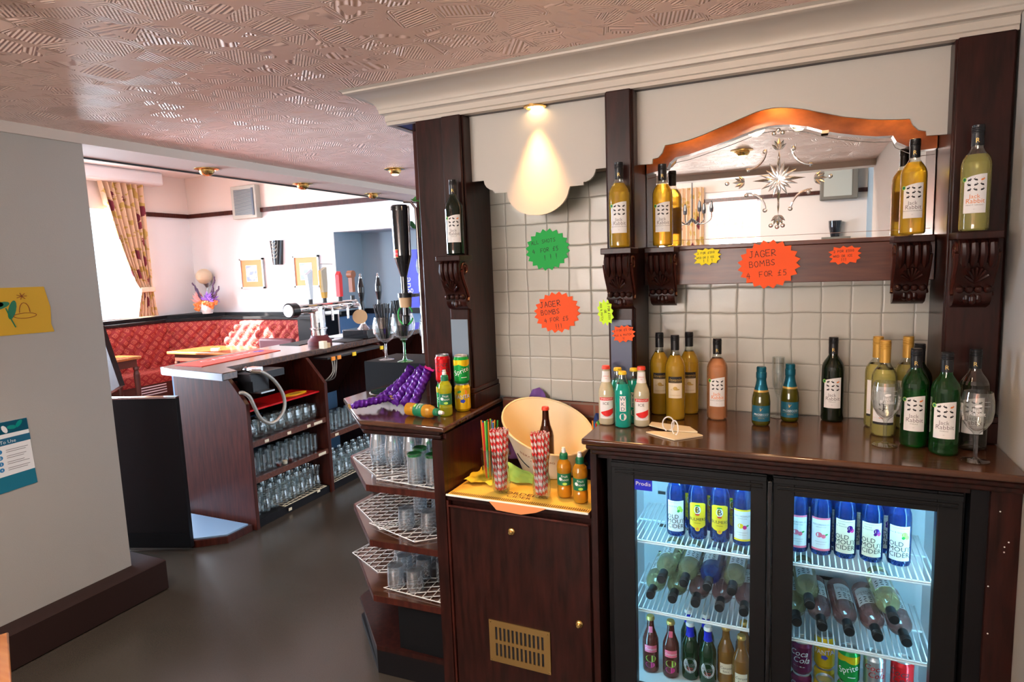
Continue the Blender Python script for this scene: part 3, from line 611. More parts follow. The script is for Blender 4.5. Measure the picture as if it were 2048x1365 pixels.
# carved brackets
def bracket():
    t = T('carved_bracket', 'x', 'bracket')
    G().box(-.056, .056, -.108, 0, -.022, 0, 'mahogany').build('shelf_cap', t, bevel=.003)
    sp = [(0, -.022), (-.088, -.022), (-.098, -.035), (-.100, -.06), (-.092, -.09), (-.076, -.12), (-.060, -.145), (-.052, -.165), (-.056, -.18), (-.05, -.2), (-.035, -.215), (0, -.225)]
    g = G().prism(sp, -.046, .046, 'mahogany', 'yz'); g.build('bracket_body', t)
    g = G()
    for k in range(4):
        x = -.033 + k * .022; pts = [(x, -.086, -.024), (x, -.100, -.036), (x, -.103, -.06), (x, -.095, -.088), (x, -.086, -.102)]
        g.tube(pts, [.007, .0105, .012, .0105, .004], 'mahogany', 8)
    for k in range(7):
        a = -1.05 + k * .35; g.tube([(0, -.062, -.148), (.5 * .034 * sin(a), -.082, -.148 + .5 * .046 * cos(a)), (.034 * sin(a), -.090, -.148 + .046 * cos(a))], [.003, .0055, .004], 'mahogany', 6)
    g.build('flutes', t)
    g = G()
    for k in range(4): g.ball((-.034 + k * .0227, -.062, -.168), .0115, 'mahogany', 12)
    g.build('bead_row', t)
    g = G()
    for k in range(5): g.ball((-.028 + k * .014, -.05 + abs(k - 2) * .004, -.196 + abs(k - 2) * .004), .011, 'mahogany', 10, sz=1.7)
    g.build('leaf_tip', t)
    for s in (-1, 1):
        g = G(); pts = []
        for k in range(26):
            a = k * .42; r = .028 - .0009 * k; pts.append((s * .048, -.055 + r * cos(a) * -1, -.055 + r * sin(a) * 1))
        g.tube(pts, .0045, 'mahogany_red', 6)
        g.tube([(s * .048, -.085, -.06), (s * .048, -.07, -.10), (s * .048, -.045, -.14), (s * .048, -.030, -.17), (s * .048, -.04, -.185)], [.008, .007, .006, .005, .007], 'mahogany_red', 6)
        g.build('scroll', t)
    return t
BR = Kind(bracket())
for (x, y, lab) in ((-1.265, 2.288, 'carved bracket on the left pilaster beside the stacked cans'), (-.58, 2.288, 'carved bracket on the middle pilaster above the lime star card'), (-.46, 2.455, 'carved bracket at the left end of the mirror rail'), (.343, 2.455, 'carved bracket at the right end of the mirror rail'), (.478, 2.288, 'carved bracket on the right pilaster beside the right-hand wall')):
    BR((x, y, 1.766), 0, lab, 'carved shelf brackets of the bar back')

# ---------------------------------------------------------------- back bar: cabinets and counters
ct = T('bar_cabinet', 'dark wooden bar cabinet around the glass-door fridge', 'cabinet', (-.04, 2.2, 0))
G().prism([(-.66, 2.02), (-.66, 1.985), (-.652, 1.98), (.569, 1.98), (.569, 2.529), (-.645, 2.529), (-.645, 2.19), (-.66, 2.19)], 1.099, 1.12, 'mahogany_top').build('countertop', ct, bevel=.006)
G().box(-.648, .569, 1.992, 2.52, 1.080, 1.098, 'mahogany').box(-.635, .569, 2.008, 2.52, 1.06, 1.08, 'mahogany').build('moulding', ct, bevel=.006)
G().box(-.64, -.618, 2.02, 2.52, 0, 1.06, 'mahogany').build('side_panel', ct)
G().box(.50, .569, 2.03, 2.52, 0, 1.06, 'mahogany').box(.458, .50, 2.045, 2.52, 0, 1.06, 'black_wood').build('side_panel', ct)
G().box(-.618, .455, 2.04, 2.06, 1.04, 1.06, 'mahogany').build('top_rail', ct)
for x, z in ((.522, 1.0), (.536, .9), (.536, .885), (.545, .915), (.51, .64), (.505, .78)): G().ball((x, 2.0295, z), .0022, 'paper', 8).build('screw_head', ct)
# fridge
fr = T('bottle_fridge', 'black double-door bottle fridge with lit interior', 'fridge', (-.05, 2.25, .12))
g = G().box(-.60, -.57, 2.09, 2.52, .12, 1.035, 'fridge_black').box(.44, .455, 2.09, 2.52, .12, 1.035, 'fridge_black').box(-.57, .44, 2.09, 2.52, 1.005, 1.035, 'fridge_black').box(-.57, .44, 2.09, 2.52, .12, .165, 'fridge_black').box(-.57, .44, 2.50, 2.52, .165, 1.005, 'fridge_black').box(-.60, .455, 2.045, 2.52, 0, .12, 'fridge_black')
g.build('casing', fr)
g = G().box(-.57, .44, 2.492, 2.50, .165, 1.005, 'fridge_white').box(-.57, -.56, 2.095, 2.49, .165, 1.005, 'fridge_white').box(.43, .44, 2.095, 2.49, .165, 1.005, 'fridge_white').box(-.56, .43, 2.095, 2.492, .165, .172, 'fridge_white').box(-.56, .43, 2.095, 2.492, .998, 1.005, 'fridge_white').box(-.075, -.035, 2.095, 2.49, .172, .998, 'fridge_white')
for z in (.50, .62, .76, .88): g.box(-.50, -.47, 2.488, 2.4915, z, z + .012, 'black_plastic').box(-.44, -.38, 2.488, 2.4915, z, z + .012, 'black_plastic').box(.02, .05, 2.488, 2.4915, z, z + .012, 'black_plastic').box(.10, .16, 2.488, 2.4915, z, z + .012, 'black_plastic')
g.build('lining', fr)
for x in (-.545, -.085, -.025, .415):
    g = G().box(x - .004, x + .004, 2.10, 2.115, .19, .98, 'white_plastic')
    for k in range(38): g.box(x - .0045, x + .0045, 2.0985, 2.10, .2 + k * .02, .208 + k * .02, 'grey_slate')
    g.build('shelf_rail', fr)
for x0, x1 in ((-.555, -.08), (-.03, .425)):
    G().box(x0 + .02, x1 - .02, 2.11, 2.125, .99, .997, 'led').build('light_strip', fr)
    light('fridge_light', 'AREA', ((x0 + x1) / 2, 2.13, .985), 1.0, (.30, .76, 1), to=((x0 + x1) / 2, 2.30, .3), size=.42, size_y=.03)
    light('fridge_side_light', 'AREA', (x0 + .012 if x0 < -.3 else x1 - .012, 2.12, .6), .7, (.32, .78, 1), to=((x0 + x1) / 2, 2.35, .6), size=.02, size_y=.7)
def door(x0, x1, gx0, gx1):
    d = G().box(x0, gx0, 2.045, 2.085, .125, 1.035, 'fridge_black').box(gx1, x1, 2.045, 2.085, .125, 1.035, 'fridge_black').box(gx0, gx1, 2.045, 2.085, .974, 1.035, 'fridge_black').box(gx0, gx1, 2.045, 2.085, .125, .20, 'fridge_black')
    d.box(x0, x1, 2.038, 2.045, 1.012, 1.03, 'fridge_black').box(x0 + .012, x1 - .012, 2.040, 2.045, .998, 1.004, 'fridge_black').box(x0 + .012, x1 - .012, 2.040, 2.045, .988, .992, 'fridge_black')
    o = d.build('door', fr, bevel=.003)
    G().box(gx0, gx1, 2.052, 2.058, .20, .974, 'glass_pane').build('glass', o, smooth=False)
    return o
d1 = door(-.572, -.07, -.493, -.118); d2 = door(-.052, .442, .009, .381)
G().box(-.068, -.054, 2.03, 2.075, .13, 1.02, 'black_gloss').build('handle_strip', d1, bevel=.004)
g = G().box(-.493, -.432, 2.0505, 2.0518, .935, .974, 'logo_blue'); g.text('Prodis', -.4625, .952, .0195, 'white', lambda x, z: (x, 2.0500, z), wide=1.05)
g.build('logo', d1, smooth=False)
G().cbox((.402, 2.043, 1.0), (.02, .003, .004), 'steel').build('lock', d2)
def shelf(x0, x1, z):
    g = G(); r = .0028
    for y in (2.115, 2.30, 2.47): g.tube([(x0, y, z), (x1, y, z)], r * 1.25, 'white_wire', 6)
    for x in (x0, x1): g.tube([(x, 2.115, z), (x, 2.47, z)], r * 1.25, 'white_wire', 6)
    n = int((x1 - x0) / .0165)
    for i in range(1, n): g.tube([(x0 + (x1 - x0) * i / n, 2.113, z + .004), (x0 + (x1 - x0) * i / n, 2.47, z + .004)], r * .8, 'white_wire', 5)
    g.tube([(x0, 2.113, z - .006), (x1, 2.113, z - .006)], r * 1.1, 'white_wire', 6)
    g.build('wire_shelf', fr)
for z in (.724, .462):
    shelf(-.535, -.095, z); shelf(-.018, .405, z)
# middle low cabinet
mc = T('low_cabinet', 'low mahogany cabinet door unit with brass vent and two knobs', 'cabinet', (-.93, 2.25, 0))
G().box(-1.222, -.642, 2.01, 2.515, .82, .845, 'mahogany').build('worktop', mc, bevel=.003)
G().box(-1.215, -.642, 2.03, 2.50, 0, .82, 'mahogany').build('carcass', mc)
G().box(-1.212, -.648, 2.012, 2.03, .02, .795, 'mahogany').box(-1.214, -.648, 2.004, 2.012, .795, .803, 'mahogany_red').build('door_panel', mc, bevel=.002)
G().box(-1.222, -1.213, 2.005, 2.03, 0, .82, 'mahogany_red').build('edge_strip', mc)
for x, z in ((-.949, .732), (-.692, .418)):
    G().lathe([(0, .018), (.006, .018), (.009, .014), (.006, .008), (.012, .006), (.0145, .002), (.0145, 0)], 'brass', (0, 0, 0), 20, Matrix.Translation((x, 2.011, z)) @ Matrix.Rotation(pi / 2, 4, 'X')).build('knob', mc)
g = G(); x0, x1, z0, z1 = -1.060, -.807, .190, .360; y0, y1 = 2.007, 2.011
M_ = None
n = 12; cols = [x0 + .022 + (x1 - x0 - .044) * (i + .5) / n for i in range(n)]
g.box(x0, x1, y0, y1, z0, z0 + .025, 'brass_dull').box(x0, x1, y0, y1, z1 - .025, z1, 'brass_dull').box(x0, x1, y0, y1, z0 + .078, z1 - .078, 'brass_dull')
xs = [x0] + [c for c in cols] + [x1]
for zz0, zz1 in ((z0 + .025, z0 + .078), (z1 - .078, z1 - .025)):
    prev = x0
    for c in cols: g.box(prev, c - .0045, y0, y1, zz0, zz1, 'brass_dull'); prev = c + .0045
    g.box(prev, x1, y0, y1, zz0, zz1, 'brass_dull')
g.box(x0 + .01, x1 - .01, y1, y1 + .0006, z0 + .01, z1 - .01, 'ink')
for x in (x0 + .008, x1 - .008):
    for z in (z0 + .008, z1 - .008): g.ball((x, y0, z), .003, 'brass', 8, sy=.5)
g.build('vent_plate', mc, smooth=False)
# bar towel, white-edged
g = G().grid(lambda u, v: (-1.215 + .57 * u, 2.0 + .33 * v - .004 * sin(u * 9), .8475 + .0015 * sin(u * 23) * sin(v * 9)), 30, 16, 'towel_yellow').box(-1.217, -.645, 1.996, 2.002, .843, .8495, 'white_edge')
fnm = lambda x, y: (x, y, .8505)
g.text('KORDERIG', -.93, 2.075, .034, 'towel_ink', fnm, wide=1.25, rot=-.02).text('CIDER', -.935, 2.045, .030, 'towel_ink', fnm, wide=1.2, rot=-.02)
for k in range(70):
    x = -1.205 + .555 * k / 69; g.poly([(x, 2.006), (x + .003, 2.006), (x + .003, 2.028), (x, 2.028)], 'towel_ink', fnm)
tag(g.build('bar_towel', loc=(-.93, 2.16, .845)), 'yellow bar towel with white front edge and dark lettering on the low cabinet', 'towel')
g = G().poly([(-.985, 2.0), (-.905, 1.999), (-.80, 2.0), (-.815, 1.9985), (-.88, 1.998), (-.96, 1.9985)], 'net_orange', lambda x, y: (x, y, .84))
g = G().prism([(-1.03, .845), (-.80, .845), (-.84, .826), (-.90, .81), (-1.0, .815)], 1.994, 1.9958, 'net_orange', 'xz')
tag(g.build('orange_fabric', smooth=False), 'orange net fabric hanging over the front edge under the bar towel', 'fabric')
# octagonal corner unit
oc = T('corner_shelf_unit', 'octagonal corner shelf unit with dark countertop and open shelves', 'shelf unit', (-1.55, 2.3, 0))
poly = [(-1.235, 2.02), (-1.605, 2.005), (-1.93, 2.31), (-1.93, 2.60), (-1.235, 2.60)]
topp = [(-1.195, 1.985), (-1.20, 1.975), (-1.598, 1.985), (-1.95, 2.314), (-1.95, 2.66), (-1.465, 2.66), (-1.465, 2.535), (-1.216, 2.535)]
G().prism(topp, 1.098, 1.12, 'mahogany_top').build('countertop', oc, bevel=.006)
sh = lambda k: [(-1.235, 2.0 + k), (-1.60 + k * .3, 1.99 + k), (-1.94 + k, 2.315 + k * .3), (-1.94 + k, 2.64), (-1.235, 2.6)]
G().prism(sh(.0), 1.078, 1.097, 'mahogany').prism(sh(.012), 1.058, 1.077, 'mahogany').build('moulding', oc, bevel=.005)
for z in (.84, .60, .355): G().prism(poly, z - .028, z - .002, 'mahogany_red').prism([(x + (.003 if x < -1.9 else 0), y + .002) for x, y in poly], z - .002, z, 'mahogany_top').build('shelf', oc)
G().prism([(x + (.02 if x < -1.9 else 0), y) for x, y in poly], .03, .105, 'black_wood').prism(poly, .0, .03, 'black_wood').prism(poly, .105, .125, 'mahogany').build('base_shelf', oc)
G().box(-1.27, -1.223, 2.0, 2.03, 0, 1.06, 'mahogany').box(-1.25, -1.223, 2.03, 2.53, 0, 1.08, 'mahogany_red').build('side_panel', oc)
G().box(-1.93, -1.25, 2.60, 2.62, 0, 1.06, 'mahogany').build('back_panel', oc)
G().prism([(-1.50, 2.03), (-1.27, 2.03), (-1.27, 2.6), (-1.62, 2.6)], .105, .325, 'black_panel').build('lower_panel', oc)
g = G().box(-2.10, -1.64, 2.68, 2.98, 0, 1.235, 'black_panel')
tag(g.build('dark_cupboard'), 'dark cupboard behind the octagonal counter carrying gin glasses', 'cupboard')
# small downlights hidden between pelmet and mirror
for x in (-.36, -.06, .30):
    t = T('recessed_downlight', 'small warm downlight above the mirror, hidden by the arched pelmet', 'light', (x, 2.435, 2.33), 'mirror downlights')
    G().lathe([(0, 0), (.018, 0)], 'lamp_glow', (x, 2.435, 2.327), 18).build('bulb', t); G().lathe([(.018, 0), (.024, -.003), (.030, 0)], 'brass', (x, 2.435, 2.3295), 18).build('ring', t)
    light('mirror_downlight', 'SPOT', (x, 2.435, 2.318), 4.5, (1, .50, .16), to=(x, 2.46, 1.9), size=.02, spot=130, blend=.8)
# ---------------------------------------------------------------- drinks
C = 1.1205
def bottle_glass(t, prof, mat_name, split=None, top_mat='bottle_clear', n=28):
    """prof of (r, z); above z=split the glass is empty"""
    p = []
    if prof[-1][0] > 0: prof = list(prof) + [(0, prof[-1][1])]
    for r, z in prof: p.append((r, z, top_mat if split is not None and z > split + 1e-5 else mat_name))
    return G().lathe(p, mat_name, n=n).build('glass_body', t, loc=(0, 0, 0), ang=50)
def cap(t, r, z0, z1, m, name='cap', ridges=True):
    pr = [(r, z0), (r, z0 + .6 * (z1 - z0))]
    if ridges:
        for k in range(4): z = z0 + (z1 - z0) * (.62 + .08 * k); pr += [(r * 1.05, z), (r * 1.05, z + .03 * (z1 - z0)), (r * .97, z + .04 * (z1 - z0))]
    pr += [(r, z1 - .001), (r * .9, z1), (0, z1)]
    return G().lathe(pr, m, n=20).build(name, t, loc=(0, 0, z0))
def rabbit(g, x, y, s, m, fn, k=0):
    f = -1 if k % 2 else 1
    g.disc(x, y, .5 * s, .30 * s, m, fn, 10, .15 * f); g.disc(x + f * .48 * s, y + .26 * s, .22 * s, .18 * s, m, fn, 8)
    g.disc(x + f * .30 * s, y + .52 * s, .07 * s, .26 * s, m, fn, 6, .35 * f); g.disc(x - f * .25 * s, y - .26 * s, .26 * s, .12 * s, m, fn, 8)
    if k % 3 == 0: g.disc(x + f * .35 * s, y - .25 * s, .1 * s, .14 * s, m, fn, 6)
def jr_label(t, r, variety, ink='grey_ink', accent=None, badge=True):
    g = G(); f0 = wrap(r + .0005); f1 = wrap(r + .0009); w = .029
    for i in range(16):
        a, b = -w + 2 * w * i / 16, -w + 2 * w * (i + 1) / 16
        top = lambda x: .150 + .012 * (1 - ((x - w) / (2 * w)) ** 2)
        g.poly([(a, .052), (b, .052), (b, top(b)), (a, top(a))], 'paper', f0)
    k = 0
    for yy in (.146, .132, .118):
        for xx in (-.016, 0, .016):
            rabbit(g, xx + .001, yy, .0085, accent if (accent and k == 2) else 'ink', f1, k); k += 1
    g.text('Jack', -.001, .094, .0165, ink, f1).text('Rabbit', .001, .080, .0185, ink, f1).text(variety, .0, .073, .0052, 'grey_ink', f1, wide=1.25)
    g.text('c~', 0, .062, .005, 'grey_ink', f1)
    g.build('label', t, loc=(0, 0, 0), smooth=False)
    if badge:
        g = G(); g.disc(-.029, .148, .0068, .0068, 'lime', wrap(r + .0011), 14).disc(-.029, .148, .0048, .0048, 'dark_green', wrap(r + .0013), 14)
        g.build('badge', t, loc=(0, 0, 0), smooth=False)
WINE = [(0, .006), (.028, .002), (.0345, .003), (.0368, .008), (.037, .02), (.037, .185), (.0362, .197), (.033, .208), (.027, .219), (.020, .229), (.0155, .238), (.0145, .248)]
NECK = [(.0143, .262), (.0143, .27)]
def wine(variety, m, split=None, ink='grey_ink', accent=None, badge=True, top='bottle_clear', neck_logo=True, scale=1):
    t = T('wine_bottle', 'x', 'bottle')
    bottle_glass(t, [(r, z) for r, z in WINE + NECK], m, split, top)
    cap(t, .0155, .244, .302, 'cap_black')
    if neck_logo: G().text('R', 0, .252, .018, 'gold_ink', wrap(.0158)).build('neck_mark', t, loc=(0, 0, 0), smooth=False)
    jr_label(t, .037, variety, ink, accent, badge)
    return t
def at(px, *a, **k): return px
K_gold = Kind(wine('SAUVIGNON BLANC', 'wine_gold', .232, 'grey_ink'))
K_dark = Kind(wine('MERLOT', 'wine_dark', None, 'grey_ink', 'orange_ink'))
K_green = Kind(wine('SHIRAZ', 'wine_green', None, 'grey_ink', 'orange_ink'))
K_rose = Kind(wine('WHITE ZINFANDEL', 'wine_rose', .236, 'orange_ink'))
K_pale = Kind(wine('PINOT GRIGIO', 'wine_pale', .225, 'orange_ink', 'orange_ink'))
K_smoke = Kind(wine('SHIRAZ', 'wine_smoke', .2, 'grey_ink', badge=False))
BZ = 1.7665
def P(kind, x, y, z, lab, grp=None, k=1, **kw): return kind((x, y, z), face(x, y, k), lab, grp, **kw)
gw = 'wine bottles displayed on the brackets'; gc = 'wine bottles on the main counter'
P(K_dark, -1.262, 2.245, BZ, 'dark green red-wine bottle standing on the left pilaster bracket', gw, .8)
P(K_gold, -.580, 2.243, BZ, 'golden white-wine bottle on the middle pilaster bracket', gw, .8)
P(K_gold, -.457, 2.405, BZ + .0025, 'golden wine bottle on the bracket left of the mirror', gw)
P(K_gold, .343, 2.405, BZ + .0025, 'golden wine bottle on the bracket right of the mirror', gw)
P(K_pale, .473, 2.243, BZ, 'pale wine bottle with orange lettering on the right pilaster bracket', gw)
P(K_rose, -.258, 2.391, C, 'pink rosé wine bottle with black cap on main counter', gc)
P(K_dark, .129, 2.470, C, 'dark red-wine bottle standing alone on counter before the tiles', gc)
P(K_green, .341, 2.212, C, 'green wine bottle with rabbit label behind the left wine glass', gc)
P(K_dark, .367, 2.328, C, 'black wine bottle half hidden behind two green bottles', gc)
P(K_green, .407, 2.145, C, 'green wine bottle with rabbit label nearest the counter front', gc)
P(K_smoke, .492, 2.225, C, 'empty-looking smoky wine bottle by the right pilaster', gc)
# Invenio white wine
def invenio():
    t = T('wine_bottle', 'x', 'bottle')
    pr = [(0, .006), (.028, .002), (.0345, .003), (.036, .01), (.037, .19), (.036, .205), (.031, .220), (.024, .233), (.018, .243), (.0150, .255), (.0145, .270), (.0143, .285)]
    bottle_glass(t, pr, 'wine_gold', .243); cap(t, .0155, .262, .318, 'cap_black')
    g = G(); f0 = wrap(.0375); f1 = wrap(.0379)
    g.rect(-.026, .026, .085, .142, 'paper_cream', f0).rect(-.026, .026, .142, .166, 'ink', f0)
    g.text('Invenio', 0, .149, .016, 'gold_ink', f1, shear=.3).rect(-.022, .022, .1455, .1462, 'gold_ink', f1)
    g.disc(0, .118, .017, .0035, 'gold_ink', f1).disc(0, .122, .008, .007, 'gold_ink', f1).text('CHARDONNAY', 0, .094, .0058, 'gold_ink', f1)
    g.build('label', t, loc=(0, 0, 0), smooth=False); return t
K = Kind(invenio()); gi = 'white wine bottles with hat labels'
P(K, -.404, 2.347, C, 'front bottle of three with gold hat label and black band', gi)
P(K, -.475, 2.416, C, 'back left bottle of three with gold hat label', gi)
P(K, -.369, 2.454, C, 'back right bottle of three with gold hat label', gi)
# yellow capped white wine with a hare drawing
def yellowcap():
    t = T('wine_bottle', 'x', 'bottle')
    bottle_glass(t, [(r, z) for r, z in WINE + [(.0143, .27)]], 'wine_pale', .225); cap(t, .0158, .240, .312, 'cap_yellow')
    g = G(); f0 = wrap(.0375); f1 = wrap(.0379)
    g.rect(-.033, .033, .048, .165, 'paper', f0, 12).rect(-.033, .033, .040, .048, 'ink', f0, 12)
    for a in range(5): g.disc(-.004 + .008 * cos(a * 1.3), .10 + .012 * sin(a * 1.3), .005, .0015, 'ink', f1, 8, a)
    g.disc(0, .104, .0015, .025, 'ink', f1, 8).disc(.004, .094, .007, .0018, 'ink', f1).disc(-.014, .062, .016, .001, 'orange_ink', f1).text('Vin Blanc', 0, .150, .007, 'grey_ink', f1)
    g.build('label', t, loc=(0, 0, 0), smooth=False); return t
K = Kind(yellowcap()); gy = 'yellow-capped white wine bottles'
P(K, .271, 2.318, C, 'yellow-capped white wine bottle directly behind the left wine glass', gy)
P(K, .262, 2.425, C, 'yellow-capped white wine bottle at the back left', gy)
P(K, .351, 2.437, C, 'yellow-capped white wine bottle at the back right of its trio', gy)
# small prosecco
def prosecco():
    t = T('prosecco_bottle', 'x', 'bottle')
    bottle_glass(t, [(0, .005), (.022, .001), (.028, .003), (.031, .010), (.0312, .085), (.029, .105), (.024, .125), (.018, .142), (.0155, .155), (.0145, .17)], 'prosecco')
    G().lathe([(.0232, .128), (.0185, .146), (.0165, .16), (.0165, .166), (.0178, .172), (.0178, .188), (.016, .192), (.0165, .206), (.014, .210), (0, .211)], 'foil_teal', n=22).build('foil', t, loc=(0, 0, .128))
    G().lathe([(.0252, .121), (.0236, .128)], 'gold_ink', n=22).build('gold_band', t, loc=(0, 0, .12))
    g = G(); f0 = wrap(.0317); f1 = wrap(.0321); g.rect(-.036, .036, .018, .074, 'teal_label', f0, 12).rect(-.03, .03, .0345, .0352, 'gold_ink', f1)
    g.text('PROSECCO', .002, .039, .0105, 'white', f1).text('extra dry', .002, .028, .006, 'gold_ink', f1).text('v', -.002, .055, .024, 'gold_ink', f1, shear=.3)
    g.build('label', t, loc=(0, 0, 0), smooth=False); return t
K = Kind(prosecco()); gp = 'small prosecco bottles with teal foil'
P(K, -.103, 2.340, C, 'small teal-foiled prosecco bottle, the nearer to the rosé', gp); P(K, -.010, 2.425, C, 'small teal-foiled prosecco bottle closer to the lone dark wine', gp)
# Smirnoff Ice and WKD
def ice():
    t = T('alcopop_bottle', 'x', 'bottle')
    bottle_glass(t, [(0, .005), (.024, .001), (.028, .004), (.029, .012), (.029, .115), (.027, .13), (.021, .148), (.0165, .16), (.014, .175), (.0125, .205), (.013, .21)], 'ice_drink')
    G().lathe([(.0155, .207), (.0155, .212), (.0135, .219), (0, .22)], 'cap_red', n=21).build('crown_cap', t, loc=(0, 0, .207))
    g = G(); f0 = wrap(.0295); f1 = wrap(.0299)
    for i in range(12):
        a, b = -.027 + .054 * i / 12, -.027 + .054 * (i + 1) / 12; g.poly([(a, .026), (b, .026), (b, .108 - .004 * cos(b * 50)), (a, .108 - .004 * cos(a * 50))], 'white', f0)
    g.rect(-.027, .027, .094, .105, 'red', f1).text('SMIRNOFF', 0, .0965, .0088, 'white', wrap(.0303), wide=1.15).text('ICE', -.002, .078, .0135, 'ink', f1, wide=1.2)
    for i in range(10):
        a, b = -.022 + .048 * i / 10, -.022 + .048 * (i + 1) / 10; q = lambda x: .046 - .012 * sin((x + .022) / .048 * pi); g.poly([(a, q(a)), (b, q(b)), (b, .050 + (b + .022) * .3), (a, .050 + (a + .022) * .3)], 'red', f1)
    g.text('VODKA MIX', 0, .034, .0055, 'grey_ink', f1)
    g.build('label', t, loc=(0, 0, 0), smooth=False)
    g = G(); f2 = wrap(.0158)
    g.lathe([(.0177, .160), (.0152, .175), (.0138, .200)], 'white', n=20).text('SMIRNOFF', 0, .180, .0048, 'red', wrap(.0158)).text('ICE', 0, .172, .005, 'red', wrap(.0165)); g.build('neck_label', t, loc=(0, 0, 0)); return t
K = Kind(ice()); gs = 'alcopop bottles with red caps'
P(K, -.629, 2.200, C, 'cloudy lemon vodka drink with red cap, left end of counter', gs); P(K, -.500, 2.208, C, 'cloudy lemon vodka drink with red cap beside the hat-label wine', gs)
def wkd():
    t = T('alcopop_bottle', 'x', 'bottle')
    bottle_glass(t, [(0, .005), (.024, .001), (.028, .004), (.029, .012), (.029, .125), (.0275, .138), (.021, .160), (.0145, .178), (.0125, .195), (.013, .20)], 'teal_drink', .175)
    G().lathe([(.0152, .193), (.0152, .198), (.0135, .204), (0, .205)], 'cap_crown_yellow', n=21).build('crown_cap', t, loc=(0, 0, .193))
    g = G(); f0 = wrap(.0295); f1 = wrap(.0299); g.rect(-.011, .011, .062, .118, 'white', f0, 4)
    for i, ch in enumerate('WKD'): g.text(ch, 0, .1015 - i * .0185, .019, 'teal_label' if 'teal_label' else '', f1, wide=1.15)
    g.disc(0, .042, .013, .013, 'white', f0, 18).text('BLUE', 0, .0395, .0072, 'teal_label', f1)
    g.build('label', t, loc=(0, 0, 0), smooth=False); return t
K = Kind(wkd()); gk = 'teal alcopop bottles with yellow caps'
P(K, -.562, 2.178, C, 'teal alcopop bottle at the front between two red-capped bottles', gk); P(K, -.5985, 2.250, C, 'teal alcopop bottle at the back left of its trio', gk); P(K, -.5385, 2.253, C, 'teal alcopop bottle at the back right of its trio', gk)
# fruit drinks with sports caps
def fruit(m, name='x'):
    t = T('juice_bottle', 'x', 'bottle')
    bottle_glass(t, [(0, .004), (.022, 0), (.026, .004), (.027, .012), (.027, .035), (.0255, .042), (.026, .05), (.026, .092), (.0275, .10), (.0275, .115), (.024, .13), (.017, .140), (.013, .146)], m)
    G().lathe([(.0155, .144), (.0155, .160), (.013, .166), (.009, .168)], 'dark_green', n=20).build('screw_cap', t, loc=(0, 0, .144)); G().lathe([(.0085, .166), (.0085, .178), (.0065, .180), (.0065, .187), (0, .188)], 'white', n=14).build('spout', t, loc=(0, 0, .166))
    g = G(); g.lathe([(.0264, .048), (.0264, .093)], 'dark_green', n=28); f1 = wrap(.0269)
    g.text('Fruit', 0, .079, .0135, 'white', f1).text('Shoot', 0, .066, .0145, 'white', f1).disc(.001, .055, .009, .005, 'lime', f1).disc(-.016, .073, .006, .006, 'white', wrap(.0267)); g.build('label', t, loc=(0, 0, 0)); return t
KO = Kind(fruit('orange_drink')); KA = Kind(fruit('apple_drink')); gf = 'small fruit drink bottles'
P(KA, -1.289, 2.150, C, 'yellow-green fruit drink bottle standing before the stacked cans', gf)
P(KO, -.773, 2.117, .8535, 'orange fruit drink bottle on the towel, nearer the straws', gf); P(KO, -.700, 2.085, .8535, 'orange fruit drink bottle on the towel at the cabinet edge', gf)
# lying orange bottle: neck pointing right
ry = Matrix.Rotation(radians(-8), 4, 'Z') @ Matrix.Rotation(pi / 2, 4, 'Y') @ Matrix.Rotation(radians(-60), 4, 'Z')
KO((-1.445, 2.105, C + .0276), ry, 'orange fruit drink bottle lying on its side by the purple bars', gf)
# cans
def can_shell(t, m):
    G().lathe([(0, .008), (.018, .008), (.024, .001), (.027, .001), (.033, .012), (.033, .100), (.0265, .113), (.0265, .116), (.025, .1165), (.024, .111), (0, .111)], m, n=30).build('can_body', t, loc=(0, 0, 0))
    G().lathe([(.0272, .1115), (.0275, .1165), (.026, .1178), (.0245, .1165), (.0240, .112), (0, .1122)], 'can_silver', n=28).cbox((0, -.006, .1135), (.012, .018, .001), 'can_silver').build('can_lid', t, loc=(0, 0, .11))
def coke(word='Coca Cola', m='can_red', ink='ink'):
    t = T('drink_can', 'x', 'can'); can_shell(t, m)
    g = G(); f1 = wrap(.0334, -.25); g.text('Coca', -.004, .070, .030, ink, f1, shear=.35).text('Cola', .006, .046, .030, ink, f1, shear=.35).disc(.0, .032, .02, .0015, ink, f1); g.build('lettering', t, loc=(0, 0, 0), smooth=False); return t
def sprite():
    t = T('drink_can', 'x', 'can'); can_shell(t, 'can_green')
    g = G(); f0 = wrap(.0333); f1 = wrap(.0337)
    for i in range(20):
        a, b = -.05 + .1 * i / 20, -.05 + .1 * (i + 1) / 20; q = lambda x: .082 - .008 * abs(sin(x * 55 + .6)) - x * .05
        g.poly([(a, q(a)), (b, q(b)), (b, .0995), (a, .0995)], 'can_yellow', f0)
    g.text('Sprite', .002, .045, .030, 'white', f1, rot=.32, wide=.95).disc(.016, .094, .004, .004, 'can_yellow', f1).rect(-.002, .022, .026, .0285, 'white', f1, 4)
    g.build('lettering', t, loc=(0, 0, 0), smooth=False); return t
def fanta():
    t = T('drink_can', 'x', 'can'); can_shell(t, 'can_yellow')
    g = G(); f0 = wrap(.0333); f1 = wrap(.0337); f2 = wrap(.0341)
    g.disc(0, .082, .022, .014, 'orange', f0, 18).disc(-.014, .085, .010, .006, 'green', f1, 10, .4).disc(0, .046, .012, .009, 'blue', f1, 5).text('FANTA', 0, .056, .0235, 'logo_blue', f1, rot=.06, wide=.95).text('FANTA', -.0008, .057, .0225, 'white', f2, rot=.06, wide=.93)
    g.build('lettering', t, loc=(0, 0, 0), smooth=False); return t
KC = Kind(coke()); KS = Kind(sprite()); KF = Kind(fanta()); gn = 'drink cans stacked on the octagonal counter'
